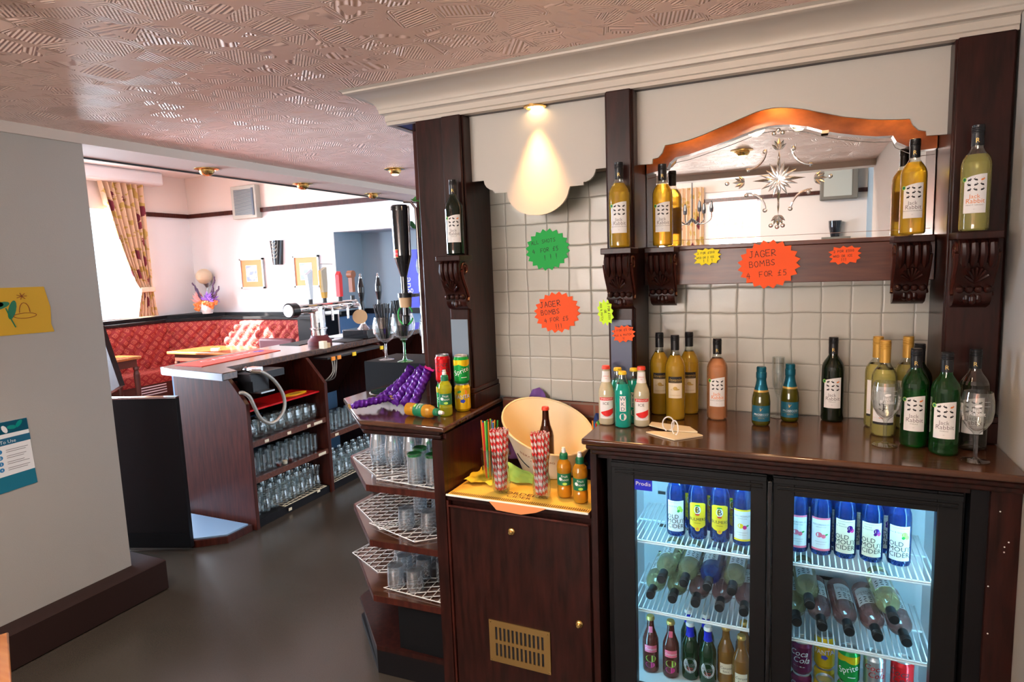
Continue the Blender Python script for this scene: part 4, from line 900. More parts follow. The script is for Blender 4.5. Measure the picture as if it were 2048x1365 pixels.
P(KF, -1.262, 2.245, C, 'yellow orange-soda can, lower can of its stack', gn); P(KS, -1.262, 2.245, C + .118, 'green and yellow lemonade can on top of the yellow can', gn)
P(KC, -1.352, 2.248, C + .118, 'red cola can on top of its stack', gn); P(KS, -1.352, 2.248, C, 'green can under the red cola can', gn)

# wine glasses and flute
def goblet(name, prof, m='glass', marks=False, n=28):
    t = T(name, 'x', 'glass'); G().lathe(prof, m, n=n).build('glass_bowl', t, loc=(0, 0, 0), ang=60)
    if marks:
        g = G(); f = wrap(.0405); g.text('Jack', 0, .150, .014, 'white', f).text('Rabbit', 0, .139, .015, 'white', f).disc(.002, .166, .009, .004, 'white', f, 10, .2).rect(.016, .030, .178, .1785, 'white', f, 3).rect(.016, .03, .165, .1655, 'white', f, 3); g.build('print', t, loc=(0, 0, 0), smooth=False)
    return t
GOB = [(0, .003), (.034, .001), (.035, .002), (.012, .007), (.0055, .012), (.005, .05), (.0055, .075), (.010, .083), (.024, .098), (.035, .118), (.0395, .145), (.038, .175), (.034, .200), (.033, .200), (.037, .174), (.0383, .145), (.034, .119), (.022, .100), (.006, .088), (0, .087)]
K = Kind(goblet('wine_glass', GOB, marks=True)); gg = 'stemmed wine glasses on the main counter'
P(K, .262, 2.185, C, 'stemmed wine glass before the yellow-capped bottle', gg, .5); P(K, .472, 2.088, C, 'printed stemmed wine glass at the front right counter corner', gg)
K = Kind(goblet('champagne_flute', [(0, .003), (.028, .001), (.029, .002), (.01, .006), (.004, .011), (.004, .07), (.008, .08), (.02, .12), (.0235, .17), (.022, .225), (.0212, .225), (.0226, .17), (.019, .12), (.006, .084), (0, .083)]))
K((-.050, 2.470, C), 0, 'thin champagne flute behind the two small prosecco bottles')
# cream cards with a loop
t = T('menu_cards', 'two cream pointed cards with wire rings lying on the counter', 'card', (-.37, 2.13, C))
c1 = G().prism([(-.465, 2.115), (-.40, 2.07), (-.355, 2.045), (-.275, 2.125), (-.30, 2.15), (-.44, 2.13)], C + .0005, C + .0045, 'paper_cream'); c1.build('card', t, smooth=False)
c2 = G().prism([(-.47, 2.19), (-.385, 2.14), (-.295, 2.145), (-.33, 2.205), (-.47, 2.235)], C + .006, C + .010, 'paper_cream'); c2.build('card', t, smooth=False)
for (x, y, z, rz) in ((-.39, 2.125, C + .036, .3), (-.365, 2.11, C + .028, -.8)):
    g = G(); g.tube([(x + .019 * cos(a) * cos(rz), y + .019 * cos(a) * sin(rz), z + .024 * sin(a)) for a in [(-.5 * pi + .5) + k * (2 * pi - 1.0) / 18 for k in range(19)][::1]], .0022, 'white_plastic', 8)
    for s in (-1, 1): g.ball((x + s * .008 * cos(rz), y + s * .008 * sin(rz), z - .022), .0038, 'white_plastic', 8)
    g.build('ring', t)

# ---------------------------------------------------------------- items on the low cabinet
TZ = .8525
def tumbler(t_name, prof, m='glass'): 
    t = T(t_name, 'x', 'glass'); G().lathe(prof, m, n=26).build('glass_wall', t, loc=(0, 0, 0), ang=60); return t
PINT = [(0, .004), (.022, 0), (.030, .002), (.034, .012), (.036, .035), (.034, .06), (.028, .095), (.030, .135), (.036, .165), (.0345, .165), (.0285, .135), (.0265, .095), (.0325, .06), (.0345, .035), (.031, .014), (0, .010)]
K = Kind(tumbler('pint_glass', PINT)); ga = 'glasses of paper straws'
K((-1.020, 2.085, TZ), 0, 'tall glass of striped straws in front of the cream bucket, left', ga); K((-.852, 2.085, TZ), 0, 'tall glass of striped straws standing in front of the brown bottle', ga)
def straw(mname, r=.0030, L=.235): 
    o = G().tube([(0, 0, 0), (0, 0, L)], [r, r], mname, 8, cap=False).build('straw', None, loc=(0, 0, 0)); return o
def bundle(proto, cx, cy, z, n, r0, r1, L, lab, grp, used):
    for k in range(n):
        a = k * 2.399; q = math.sqrt((k + .5) / n); b = Vector((cx + q * r0 * cos(a), cy + q * r0 * sin(a), z)); tp = Vector((cx + q * r1 * cos(a + .5), cy + q * r1 * sin(a + .5), z + L * (1 - .03 * random.random())))
        o = proto if not used[0] else proto.copy()
        if used[0]: COL.objects.link(o)
        used[0] = True
        o.location = b; o.rotation_euler = (tp - b).to_track_quat('Z', 'Y').to_euler(); tag(o, lab, 'straw', grp)
sp = straw('straw_stripe', .0034); u = [False]
bundle(sp, -1.020, 2.085, TZ + .012, 26, .020, .036, .225, 'red and white striped paper straw in the left tall glass', 'striped straws in the left glass', u)
bundle(sp, -.852, 2.085, TZ + .012, 26, .020, .036, .225, 'red and white striped paper straw in the glass before the brown bottle', 'striped straws in the right glass', u)
TUM = [(0, .004), (.026, 0), (.030, .003), (.034, .06), (.036, .13), (.0345, .13), (.0325, .06), (.029, .008), (0, .007)]
K = Kind(tumbler('tumbler', TUM)); gm = 'tumblers of coloured straws'
K((-1.122, 2.195, TZ), 0, 'tumbler of coloured plastic straws left of the striped ones', gm); K((-.688, 2.31, TZ), 0, 'tumbler of coloured plastic straws behind the orange drinks', gm)
for (cx, cy, lab) in ((-1.122, 2.195, 'plastic straw in the tumbler at the left of the bucket'), (-.688, 2.31, 'plastic straw in the tumbler at the right of the bucket')):
    for i, (cn, mn) in enumerate((('red', 'red'), ('blue', 'straw_blue'), ('green', 'green'), ('lime green', 'lime'), ('orange', 'orange'))):
        p = straw(mn, .0034); u = [False]
        for k in range(3):
            a = i * 1.25 + k * 2.2; q_ = .45 + .25 * k; o = p if k == 0 else p.copy()
            if k: COL.objects.link(o)
            b = Vector((cx + .022 * q_ * cos(a), cy + .022 * q_ * sin(a), TZ + .01)); tp = Vector((cx + .036 * q_ * cos(a) + .004, cy + .036 * q_ * sin(a), TZ + .235 - .012 * random.random()))
            o.location = b; o.rotation_euler = (tp - b).to_track_quat('Z', 'Y').to_euler(); tag(o, cn + ' ' + lab, 'straw', 'coloured straws')
# slanted ice bucket
t = T('ice_bucket', 'large cream plastic bucket with a slanted open rim', 'bucket', (-.92, 2.36, TZ))
g = G(); NU = 40
def bk(u, v, off=0):
    a = 2 * pi * u; r = .105 + .085 * v - off; slant = .245 - .085 * cos(a - .9) * -1 * .0
    h = (.20 + .065 * sin(a) - .055 * cos(a)) * v
    return (-.925 + r * 1.03 * cos(a), 2.345 + r * .78 * sin(a), TZ + .002 + off * .5 + h)
g.grid(lambda u, v: bk(u, v), NU, 10, 'bucket_white').grid(lambda u, v: bk(u, v, .006), NU, 10, 'bucket_cream')
g.add([bk(k / NU, 0) for k in range(NU)] , [list(range(NU))[::-1]], 'bucket_white')
g.add([bk(k / NU, .03, .006) for k in range(NU)], [list(range(NU))], 'bucket_cream')
g.build('bucket_wall', t, ang=60)
G().tube([Vector(bk(k / NU, 1, .003)) for k in range(NU)], .0045, 'bucket_cream', 8, closed=True).build('rim', t)
def onb(x, y):   # artwork on the bucket's front
    a = -pi / 2 + x / .15; v = y; p = Vector(bk(a / (2 * pi) % 1, v, -.002)); return tuple(p)
g = G(); g.text('REKORDERLIG', .0, .62, .075 * 1.0, 'brown_ink', lambda x, y: onb(x * .32, .62 + (y - .62) * 1.1), wide=1.5)
g = G(); g.text('REKORDERLIG', 0, 0, 1, 'brown_ink', lambda x, y: onb(x * .021, .66 + y * .105), wide=1).text('CIDER', 0, -1.3, 1, 'brown_ink', lambda x, y: onb(x * .021, .66 + y * .105))
g.build('lettering', t, smooth=False)
g = G().tube([onb(-.10 + .05 * k / 8, .55 - .25 * (k / 8) ** .6) for k in range(9)], .0018, 'ink', 6); g.build('wire_handle', t)
t = T('beer_bottle', 'brown beer bottle with red cap standing in the bucket', 'bottle', (-.915, 2.305, TZ + .02))
G().lathe([(0, .004), (.028, 0), (.031, .008), (.031, .15), (.028, .168), (.019, .195), (.0145, .22), (.0125, .265)], 'brown_glass', (-.915, 2.305, TZ + .02)).build('glass_body', t)
G().lathe([(.0155, .258), (.0155, .264), (.0135, .271), (0, .272)], 'cap_red', (-.915, 2.305, TZ + .02), 21).build('crown_cap', t)
# nets and cloths
def cloth(name, lab, x0, x1, y0, y1, hfn, m, nu=26, nv=14, z0=TZ):
    g = G().grid(lambda u, v: (x0 + (x1 - x0) * u + .006 * sin(v * 11), y0 + (y1 - y0) * v + .006 * sin(u * 13), z0 + hfn(u, v)), nu, nv, m)
    return tag(g.build(name), lab, 'net fabric')
w = lambda u, v: .004 * sin(u * 21 + v * 7) + .004 * sin(v * 17 - u * 9)
cloth('yellow_net', 'crumpled yellow net cloth under the straw glasses', -1.205, -1.06, 2.12, 2.30, lambda u, v: .010 + w(u, v) * .6 + .016 * max(0, sin(pi * u)) * max(0, v - .3) + .03 * max(0, .18 - u), 'net_yellow')
cloth('green_net', 'green net cloth leaning against the front of the cream bucket', -1.045, -.89, 2.185, 2.205, lambda u, v: .004 + .075 * v * (1 - .75 * u) + .25 * w(u, v), 'net_green')
def veil(name, lab, prof, y, m, z0):
    g = G(); n = len(prof)
    def fn(u, v):
        x = prof[0][0] + (prof[-1][0] - prof[0][0]) * u; zz = 0
        for (xa, za), (xb, zb) in zip(prof, prof[1:]):
            if xa <= x <= xb + 1e-9: zz = za + (zb - za) * (x - xa) / (xb - xa)
        s = sin(pi * min(1, v)); return (x + .01 * sin(v * 9 + u * 4), y - .05 * (1 - v) - .006 * sin(u * 25), z0 + (zz - z0) * v)
    g.grid(fn, 40, 12, m); return tag(g.build(name), lab, 'net fabric')
veil('purple_net', 'dark purple net cloth heaped behind the bucket against the tiles', [(-1.16, .95), (-1.13, 1.02), (-1.07, 1.12), (-1.04, 1.17), (-1.01, 1.18), (-.985, 1.15), (-.96, 1.05), (-.93, .93)], 2.50, 'net_purple', .86)
veil('blue_net', 'dark blue net cloth tucked beside the main counter end', [(-.79, .95), (-.77, 1.03), (-.745, 1.09), (-.70, 1.08), (-.66, 1.02)], 2.47, 'net_blue', .86)

# ---------------------------------------------------------------- items on the octagonal counter
def choc(label, cx, cy, z, yaw, roll, L=.17, w=.035, pitch=0, tip='purple'):
    g = G(); Mx = Matrix.Translation((cx, cy, z)) @ Matrix.Rotation(yaw, 4, 'Z') @ Matrix.Rotation(-pitch, 4, 'Y') @ Matrix.Rotation(roll, 4, 'X')
    def fn(u, v):
        x = (u - .5) * L; e = max(0, 1 - (abs(u - .5) * 2) ** 7); a = 2 * pi * v; cr = .0015 * sin(u * 52 + a * 2) + .0017 * sin(u * 21 - a * 3)
        flat = .12 + .88 * e; return tuple(Mx @ Vector((x, (w * (1.15 - .15 * e) / 2 + cr) * cos(a), (w * .42 * flat + cr) * sin(a))))
    g.grid(fn, 48, 20, 'purple')
    for s in (-1, 1):
        g.add([tuple(Mx @ Vector((s * (L / 2 + dx), dy, .001 * (k % 2)))) for k, (dx, dy) in enumerate([(0, -w * .55), (.012, -w * .6), (.009, -w * .3), (.013, 0), (.009, w * .3), (.012, w * .6), (0, w * .55)])], [list(range(7))], tip)
    f = lambda x, y: tuple(Mx @ Vector((x, y, w * .42 + .003)))
    o = g.build('chocolate_bar', ang=70); return tag(o, label, 'chocolate bar', 'purple wrapped chocolate bars')
Mb = .02
choc('purple chocolate bar lying lowest at the front of the heap', -1.66, 2.145, C + .036, .8, .3, .17, .038, .12, 'gold_ink')
choc('purple chocolate bar standing behind the lying orange bottle', -1.543, 2.255, C + .086, 1.0, .9, .17, .040, .75)
choc('purple chocolate bar leaning highest in the heap', -1.595, 2.285, C + .090, 1.35, 1.1, .18, .042, .70)
choc('purple chocolate bar nearest the cans in the heap', -1.493, 2.235, C + .094, 1.15, 1.2, .17, .040, .95)
choc('purple chocolate bar with pink flash beside the red can', -1.446, 2.215, C + .094, 1.3, 1.0, .17, .038, .95, 'magenta')
choc('silvery purple chocolate bar at the left of the heap', -1.648, 2.30, C + .066, 1.15, .8, .17, .038, .5, 'can_silver')
tag(G().lathe([(0, .006), (.105, .006), (.112, .003), (.108, 0), (0, 0)], 'glass_green', (-1.80, 2.50, C), 40).build('glass_mat'), 'round green glass mat at the back of the octagonal counter', 'mat')
# gin glasses with black straws
GIN = [(0, .004), (.040, .001), (.042, .002), (.014, .008), (.006, .014), (.005, .05), (.005, .085), (.012, .094), (.040, .112), (.060, .145), (.064, .175), (.058, .21), (.052, .232), (.0505, .232), (.0565, .21), (.0625, .175), (.0585, .146), (.038, .114), (.008, .098), (0, .097)]
GK = Kind(goblet('gin_glass', GIN)); gq = 'balloon gin glasses on the dark cupboard'
def gin(x, y, z, lab): GK((x, y, z), 0, lab, gq)
gin(-2.005, 2.75, 1.236, 'balloon gin glass of black straws, furthest from the pilaster'); gin(-1.765, 2.86, 1.236, 'balloon gin glass of black straws behind the green stem')
gin(-1.70, 2.73, 1.236, 'empty balloon gin glass next to the end post')
t = T('gin_glass', 'green-stemmed balloon gin glass holding black straws', 'glass', (-1.865, 2.72, 1.236), gq)
G().lathe([(r, z) for r, z in GIN if z > .09], 'glass', (-1.865, 2.72, 1.258), 28).build('glass_bowl', t, ang=60)
G().lathe([(0, .012), (.012, .010), (.006, .03), (.006, .1), (.012, .112), (.02, .116), (0, .118)], 'glass_green', (-1.865, 2.72, 1.236)).lathe([(0, .003), (.042, .001), (.03, .006), (0, .012)], 'glass_green', (-1.865, 2.72, 1.2355)).build('green_stem', t)
bs = straw('cap_black', .0032); u = [False]
for cx, lab, zz in ((-2.005, 'black cocktail straw in the furthest gin glass', 1.34), (-1.865, 'black cocktail straw in the green-stemmed gin glass', 1.36)):
    for k in range(26):
        a = k * 2.399; q = math.sqrt((k + .5) / 26); yy_ = 2.75 if cx < -1.9 else 2.72; b = Vector((cx + q * .020 * cos(a), yy_ + q * .020 * sin(a), zz + .012)); tp = Vector((cx + q * .058 * cos(a), yy_ + q * .058 * sin(a), zz + .20 + .02 * random.random()))
        o = bs if not u[0] else bs.copy()
        if u[0]: COL.objects.link(o)
        u[0] = True; o.scale = (1, 1, .8); o.location = b; o.rotation_euler = (tp - b).to_track_quat('Z', 'Y').to_euler(); tag(o, lab, 'straw', 'black cocktail straws')
# optic bottle on its rail
t = T('optic_bottle', 'upside-down black liqueur bottle in a spirit optic', 'bottle', (-1.625, 2.40, 1.46))
G().lathe([(0, .545), (.036, .545), (.042, .538), (.043, .52), (.041, .40), (.040, .32), (.034, .295), (.020, .245), (.015, .225), (.0145, .16), (.016, .15), (.016, .135)], 'black_gloss', (-1.625, 2.40, 1.46), 28).build('bottle_body', t)
fo = lambda x, y: (-1.625 + .0405 * sin(x / .04 - .5), 2.40 - .0405 * cos(x / .04 - .5), 1.46 + y)
G().rect(-.02, .022, .315, .345, 'red', fo, 6).rect(-.022, .024, .312, .315, 'gold_ink', fo, 6).rect(-.022, .024, .345, .348, 'gold_ink', fo, 6).text("BAILEYS", .001, .323, .013, 'paper', lambda x, y: (-1.625 + .0409 * sin(x / .04 - .5), 2.40 - .0409 * cos(x / .04 - .5), 1.46 + y)).build('label', t, smooth=False)
G().lathe([(0, .15), (.033, .15), (.033, .13), (0, .13)], 'black_plastic', (-1.625, 2.40, 1.46)).box(-1.63, -1.568, 2.40, 2.43, 1.592, 1.606, 'black_plastic').build('clamp', t)
G().lathe([(.030, .13), (.026, .085), (0, .083)], 'cork_beige', (-1.625, 2.40, 1.46)).build('measure', t)
G().lathe([(.012, .085), (.013, .05), (.018, .045), (.018, .01), (.008, 0), (0, 0)], 'black_gloss', (-1.625, 2.40, 1.46)).build('dispenser', t)
G().tube([(-1.625 + .04 * cos(a), 2.395, 1.51 + .045 * sin(a)) for a in [pi * .1 + k * 1.8 * pi / 20 for k in range(21)]], .004, 'green', 7).build('green_tube', t)
g = G().tube([(-1.56, 2.43, 1.33), (-1.56, 2.43, 1.93), (-1.562, 2.43, 1.99), (-1.585, 2.43, 2.018), (-1.62, 2.425, 2.022)], .006, 'chrome', 8).tube([(-1.535, 2.445, 1.33), (-1.535, 2.445, 1.94)], .009, 'chrome', 8)
tag(g.build('optic_rail'), 'vertical chrome rail of the spirit optic on the end post', 'rail')
g = G().add([(-1.60, 2.45, 2.035), (-1.575, 2.44, 2.02), (-1.545, 2.45, 2.02), (-1.57, 2.455, 2.03)], [(0, 1, 2, 3)], 'leaf_green')
for (x, y, z, a) in ((-1.60, 2.46, 2.03, .2), (-1.575, 2.46, 1.93, -1.2), (-1.585, 2.46, 1.90, 2.4)):
    pts = [(0, 0), (.018, .012), (.04, .012), (.06, 0), (.04, -.012), (.018, -.010)]; g.add([(x + px * cos(a) - pz * sin(a), y + .008 * sin(px * 50), z + px * sin(a) + pz * cos(a)) for px, pz in pts], [list(range(6))], 'leaf_green')
g.tube([(-1.555, 2.46, 2.05), (-1.56, 2.46, 1.97), (-1.565, 2.46, 1.86)], .0015, 'leaf_green', 5)
tag(g.build('trailing_vine'), 'green vine leaves trailing down behind the optic bottle', 'plant')

# ---------------------------------------------------------------- star cards
def star(name, lab, cx, y, cz, rx, rz_, n, m, lines, rot=0, depth=.0012, inner_k=.86, size=.02, jag=0):
    g = G(); pts = []
    for k in range(2 * n):
        a = pi * k / n + .1; q = 1 if k % 2 == 0 else inner_k; q *= 1 + (random.uniform(-jag, jag) if k % 2 == 0 else 0)
        if jag: # squarish burst
            c_, s_ = cos(a), sin(a); q2 = 1 / max(abs(c_), abs(s_)) ** .6; px, pz = rx * q * c_ * q2, rz_ * q * s_ * q2
        else: px, pz = rx * q * cos(a), rz_ * q * sin(a)
        pts.append((px, pz))
    R_ = lambda px, pz: (cx + px * cos(rot) - pz * sin(rot), cz + px * sin(rot) + pz * cos(rot))
    g.prism([R_(*p) for p in pts], y - depth, y, m, 'xz')
    fn = lambda px, pz: (R_(px, pz)[0], y - depth - .0005, R_(px, pz)[1])
    for txt, tx, tz, sz, wd in lines: g.stroke(txt, tx, tz, sz, 'ink', fn, w=wd)
    return tag(g.build(name, smooth=False), lab, 'price card', 'fluorescent star price cards')
star('star_card', 'green star card reading all shots, stuck on the tiles', -.970, 2.527, 1.779, .103, .090, 20, 'star_green', [('ALL SHOTS', -.070, .030, .0150, .12), ('4  FOR £5', -.070, -.008, .0165, .12), ('! ! !', -.018, -.042, .020, .12)], .10)
star('star_card', 'round orange star card on the tiles below the green star', -.935, 2.527, 1.509, .108, .090, 20, 'star_orange', [('JAGER', -.072, .028, .023, .11), ('BOMBS', -.073, -.005, .020, .11), ('4 FOR £5', -.062, -.038, .0170, .11), ('!!!', -.014, -.07, .020, .11)], .12)
star('star_card', 'large orange star card in the middle of the mirror rail', -.088, 2.4385, 1.687, .106, .088, 20, 'star_orange', [('JAGER', -.062, .030, .022, .09), ('BOMBS', -.063, -.004, .020, .09), ('4  FOR £5', -.076, -.042, .0185, .09)], .08)
star('burst_card', 'yellow burst card left of the large orange star on the rail', -.300, 2.4385, 1.724, .050, .032, 12, 'star_yellow', [('2 FOR £500', -.034, .010, .0075, .15), ('WKD OR 2 ICE', -.038, -.006, .0065, .15), ('! ! !', -.014, -.021, .011, .12)], .06, inner_k=.78, jag=.06)
star('burst_card', 'orange burst card right of the large star on the rail', .155, 2.4385, 1.711, .050, .032, 12, 'star_orange', [('2 FOR £500', -.034, .010, .0075, .15), ('WKD OR ICE', -.036, -.006, .0072, .15), ('!!!', -.012, -.021, .011, .12)], .04, inner_k=.78, jag=.06)
star('burst_card', 'lime burst card turned sideways at the middle bracket', -.636, 2.235, 1.532, .047, .030, 12, 'star_lime', [('2 FOR £500', -.034, .010, .0075, .15), ('OR', -.01, -.004, .0075, .15), ('MIX & MATCH', -.034, -.018, .0068, .15)], -pi / 2 + .08, inner_k=.78, jag=.06)
star('burst_card', 'orange burst card below the middle bracket on the pilaster', -.578, 2.27, 1.450, .045, .033, 12, 'star_orange', [('2 FOR £5 OR', -.036, .010, .0078, .15), ('MIX & MATCH', -.036, -.008, .0072, .15), ('!!', -.006, -.022, .009, .15)], .12, inner_k=.76, jag=.07)
# ---------------------------------------------------------------- fridge contents
def cider(kind):
    t = T('cider_bottle', 'x', 'bottle')
    bottle_glass(t, [(0, .005), (.026, .001), (.031, .004), (.033, .012), (.033, .155), (.0315, .170), (.025, .190), (.0165, .21), (.0145, .23), (.0145, .245)], 'cider_blue')
    cap(t, .0155, .243, .252, 'cap_black', 'crown_cap', False)
    g = G(); f0 = wrap(.0335); f1 = wrap(.0339); f2 = wrap(.0343)
    if kind in ('lime', 'berry'):
        g.rect(-.031, .031, .022, .135, 'paper_cream' if kind == 'berry' else 'white', f0, 12); ink = 'ink'
        g.text('OLD', -.010, .070, .021, ink, f1).text('MOUT', 0, .052, .0225, ink, f1).text('CIDER', 0, .034, .0215, ink, f1)
        cs = ('lime', 'lime', 'green') if kind == 'lime' else ('purple', 'magenta', 'purple')
        for i, (x, y, r) in enumerate(((.014, .108, .009), (.021, .10, .007), (.010, .098, .005))): g.disc(x, y, r, r, cs[i], f1)
        g.text('kiwi & lime' if kind == 'lime' else 'berries\n& cherries', -.012, .118 if kind == 'berry' else .112, .008, 'grey_ink', f1)
        g.rect(-.024, .024, .128, .129, 'grey_ink', f1, 6)
    elif kind == 'bulmers':
        pts = [(-.029, .052), (-.012, .046), (0, .043), (.012, .046), (.029, .052), (.031, .10), (.029, .132), (.012, .137), (0, .138), (-.012, .137), (-.029, .132), (-.031, .10)]
        for i in range(12):
            a, b = -.030 + .06 * i / 12, -.030 + .06 * (i + 1) / 12; q0 = lambda x: .044 + .010 * abs(x / .03) ** 2; q1 = lambda x: .138 - .007 * abs(x / .03) ** 4
            g.poly([(a, q0(a)), (b, q0(b)), (b, q1(b)), (a, q1(a))], 'yellow', f0)
        g.disc(0, .112, .012, .015, 'white', f1).text('B', 0, .103, .029, 'ink', f2).disc(0, .095, .008, .003, 'red', f2).disc(0, .128, .009, .003, 'green', f2)
        g.text('BULMERS', 0, .072, .0155, 'ink', f1, wide=.95).text('ORIGINAL', 0, .062, .005, 'ink', f1).disc(0, .043, .009, .009, 'yellow', f1).disc(0, .043, .005, .005, 'orange', f2)
    else:
        band = 'yellow' if kind == 'mango' else 'pink'
        g.rect(-.031, .031, .020, .132, 'white', f0, 12).rect(-.031, .031, .020, .027, band, f1, 8).rect(-.031, .031, .126, .132, band, f1, 8)
        g.text('REKORDERLIG', 0, .106, .0085, 'grey_ink', f1).text('PREMIUM CIDER', 0, .099, .0045, 'grey_ink', f1)
        g.disc(-.006, .074, .010, .009, 'yellow' if kind == 'mango' else 'pink', f1).disc(.008, .070, .007, .007, 'magenta' if kind == 'mango' else 'pink', f2).disc(.016, .075, .007, .003, 'green', f1, 8, .4)
        g.rect(-.018, .018, .050, .0508, 'grey_ink', f1, 4).rect(-.014, .014, .042, .0426, 'grey_ink', f1, 4)
    g.build('label', t, loc=(0, 0, 0), smooth=False); return t
KB = {k: Kind(cider(k)) for k in ('lime', 'bulmers', 'mango', 'berry', 'pink')}
gl_, gr_ = 'cider bottles on the top shelf of the left fridge door', 'cider bottles on the top shelf of the right fridge door'
ZT = .7295
for k, x, lab, gp_ in (('lime', -.378, 'blue bottle with pale green label at the left end of the fridge', gl_), ('bulmers', -.302, 'blue bottle with yellow label, beside the pale green one', gl_), ('bulmers', -.227, 'blue bottle with yellow label, beside the white and yellow one', gl_), ('mango', -.152, 'blue bottle with white label and yellow bands, left door', gl_),
                       ('pink', .022, 'blue bottle with pink-banded label cut by the right door frame', gr_), ('pink', .092, 'blue bottle with white label and pink bands, fully seen', gr_), ('berry', .163, 'berry cider bottle next to the pink-banded label', gr_), ('berry', .238, 'berry cider bottle next to the pale lime label', gr_), ('lime', .315, 'pale lime cider bottle at the right end of the shelf', gr_)):
    P(KB[k], x, 2.20 + .012 * (x > 0), ZT, lab, gp_, .7)
for x in (-.34, -.265, -.19): P(KB['bulmers'], x, 2.285, ZT, 'blue cider bottle in the second row, left fridge door', 'second row of ciders, left', .6)
for x in (.055, .13, .205, .28): P(KB['berry'], x, 2.295, ZT, 'blue cider bottle in the second row, right fridge door', 'second row of ciders, right', .6)
K_rlie = Kind(wine('ZINFANDEL ROSE', 'rose_drink', None, 'grey_ink', badge=False, neck_logo=False))
K_plie = Kind(wine('CHARDONNAY', 'lying_pale', None, 'grey_ink', badge=False, neck_logo=False))
def lie(kind, x, z, yaw, lab, grp, spin=0, y=2.135):
    Mx = Matrix.Rotation(yaw, 4, 'Z') @ Matrix.Rotation(radians(90), 4, 'X') @ Matrix.Rotation(pi + spin, 4, 'Z')
    d = Mx @ Vector((0, 0, .302)); kind((x - d.x, y - d.y, z), Mx, lab, grp)
ll, lr = 'wine bottles lying on the middle shelf, left door', 'wine bottles lying on the middle shelf, right door'
for i, (x, k) in enumerate(((-.462, K_plie), (-.383, K_plie), (-.303, K_rlie), (-.222, K_rlie), (-.142, K_rlie))): lie(k, x, .5075, .0, 'wine bottle lying neck-out in the lower layer, %s of the left door' % ('left end', 'second', 'middle', 'fourth', 'right edge')[i], ll, .3 * sin(i * 2))
for i, (x, k) in enumerate(((-.422, K_plie), (-.343, K_plie), (-.263, 'b'), (-.182, K_plie))):
    if k == 'b': k = Kind(wine('MERLOT', 'cider_blue', None, 'grey_ink', badge=False, neck_logo=False))
    lie(k, x, .5755, 0, '%s wine bottle lying neck-out in the upper layer, left door' % ('leftmost pale', 'middle pale', 'dark blue', 'rightmost pale')[i], ll, .4 * sin(i * 3 + 1))
for i, (x, k) in enumerate(((.024, K_plie), (.100, K_rlie), (.178, K_rlie), (.258, K_rlie), (.336, K_rlie))): lie(k, x, .5075, .06, 'wine bottle lying neck-out in the lower layer, %s of the right door' % ('left edge', 'second', 'middle', 'fourth', 'right end')[i], lr, .3 * cos(i * 2))
for x, w_ in ((.062, 'left'), (.300, 'right')): lie(K_plie, x, .5755, .06, 'pale wine bottle on top of the lying row, %s in right door' % w_, lr, .2)
def beer(m, capm, lab):
    t = T('beer_bottle', 'x', 'bottle'); bottle_glass(t, [(0, .004), (.025, .001), (.029, .004), (.030, .012), (.030, .11), (.0285, .128), (.021, .15), (.0145, .168), (.0125, .19), (.0125, .205)], m)
    G().lathe([(.0155, .203), (.0155, .209), (.013, .216), (0, .217)], capm, n=20).build('crown_cap', t, loc=(0, 0, .203))
    g = G(); f0 = wrap(.0305); f1 = wrap(.0309); lab(g, f0, f1); g.build('label', t, loc=(0, 0, 0), smooth=False); return t
def lab_fruit(g, f0, f1): g.rect(-.024, .024, .085, .112, 'pink', f0, 8).text('Crumpton', 0, .094, .011, 'white', f1, shear=.3).disc(0, .06, .020, .014, 'lime', f0).disc(-.003, .035, .018, .012, 'magenta', f0).rect(-.007, .007, .16, .185, 'pink', wrap(.0225), 2)
def lab_peroni(g, f0, f1):
    g.disc(0, .062, .026, .030, 'white', f0, 20).disc(0, .062, .022, .026, 'can_silver', f1, 20).text('PERONI', 0, .060, .0125, 'grey_ink', wrap(.0313)).text('Nastro\nAzzurro', 0, .050, .0075, 'red', wrap(.0313))
    g.lathe([(.0170, .158), (.0135, .18), (.0133, .2)], 'logo_blue', n=20).lathe([(.0185, .150), (.0172, .157)], 'white', n=20)
def lab_corona(g, f0, f1): g.rect(-.022, .022, .045, .085, 'paper_cream', f0, 8).text('Corona', 0, .064, .0135, 'ink', f1, shear=.2).text('Extra', 0, .052, .010, 'ink', f1)
K1 = Kind(beer('red_drink', 'gold_ink', lab_fruit)); K2 = Kind(beer('beer_green', 'white', lab_peroni)); K3 = Kind(beer('beer_gold', 'gold_ink', lab_corona))
ZB = .1725; gb = 'beer and fruit bottles on the fridge floor'
P(K1, -.476, 2.205, ZB, 'reddish fruit beer bottle at the far left of the fridge floor', gb); P(K1, -.400, 2.20, ZB, 'reddish fruit beer bottle beside the green lager bottles', gb)
P(K2, -.332, 2.215, ZB, 'green lager bottle, front left of its four', gb); P(K2, -.268, 2.208, ZB, 'green lager bottle, front right of its four', gb)
P(K2, -.350, 2.30, ZB, 'green lager bottle, back left of its four', gb); P(K2, -.285, 2.29, ZB, 'green lager bottle, back right of its four', gb)
P(K3, -.208, 2.235, ZB, 'golden lager bottle next to the green lager bottles', gb); P(K3, -.152, 2.195, ZB, 'golden lager bottle next to the door frame', gb); P(K3, -.150, 2.29, ZB, 'golden lager bottle in the back row', gb)
KM = Kind(coke(m='can_maroon', ink='white'))
KY = Kind(fanta()); KG = Kind(sprite()); KR = Kind(coke())
def dietcoke():
    t = T('drink_can', 'x', 'can'); can_shell(t, 'can_silver'); g = G(); f1 = wrap(.0334); g.text('Coca', -.004, .070, .028, 'can_red', f1, shear=.3).text('Cola', .006, .046, .028, 'can_red', f1, shear=.3); g.build('lettering', t, loc=(0, 0, 0), smooth=False); return t
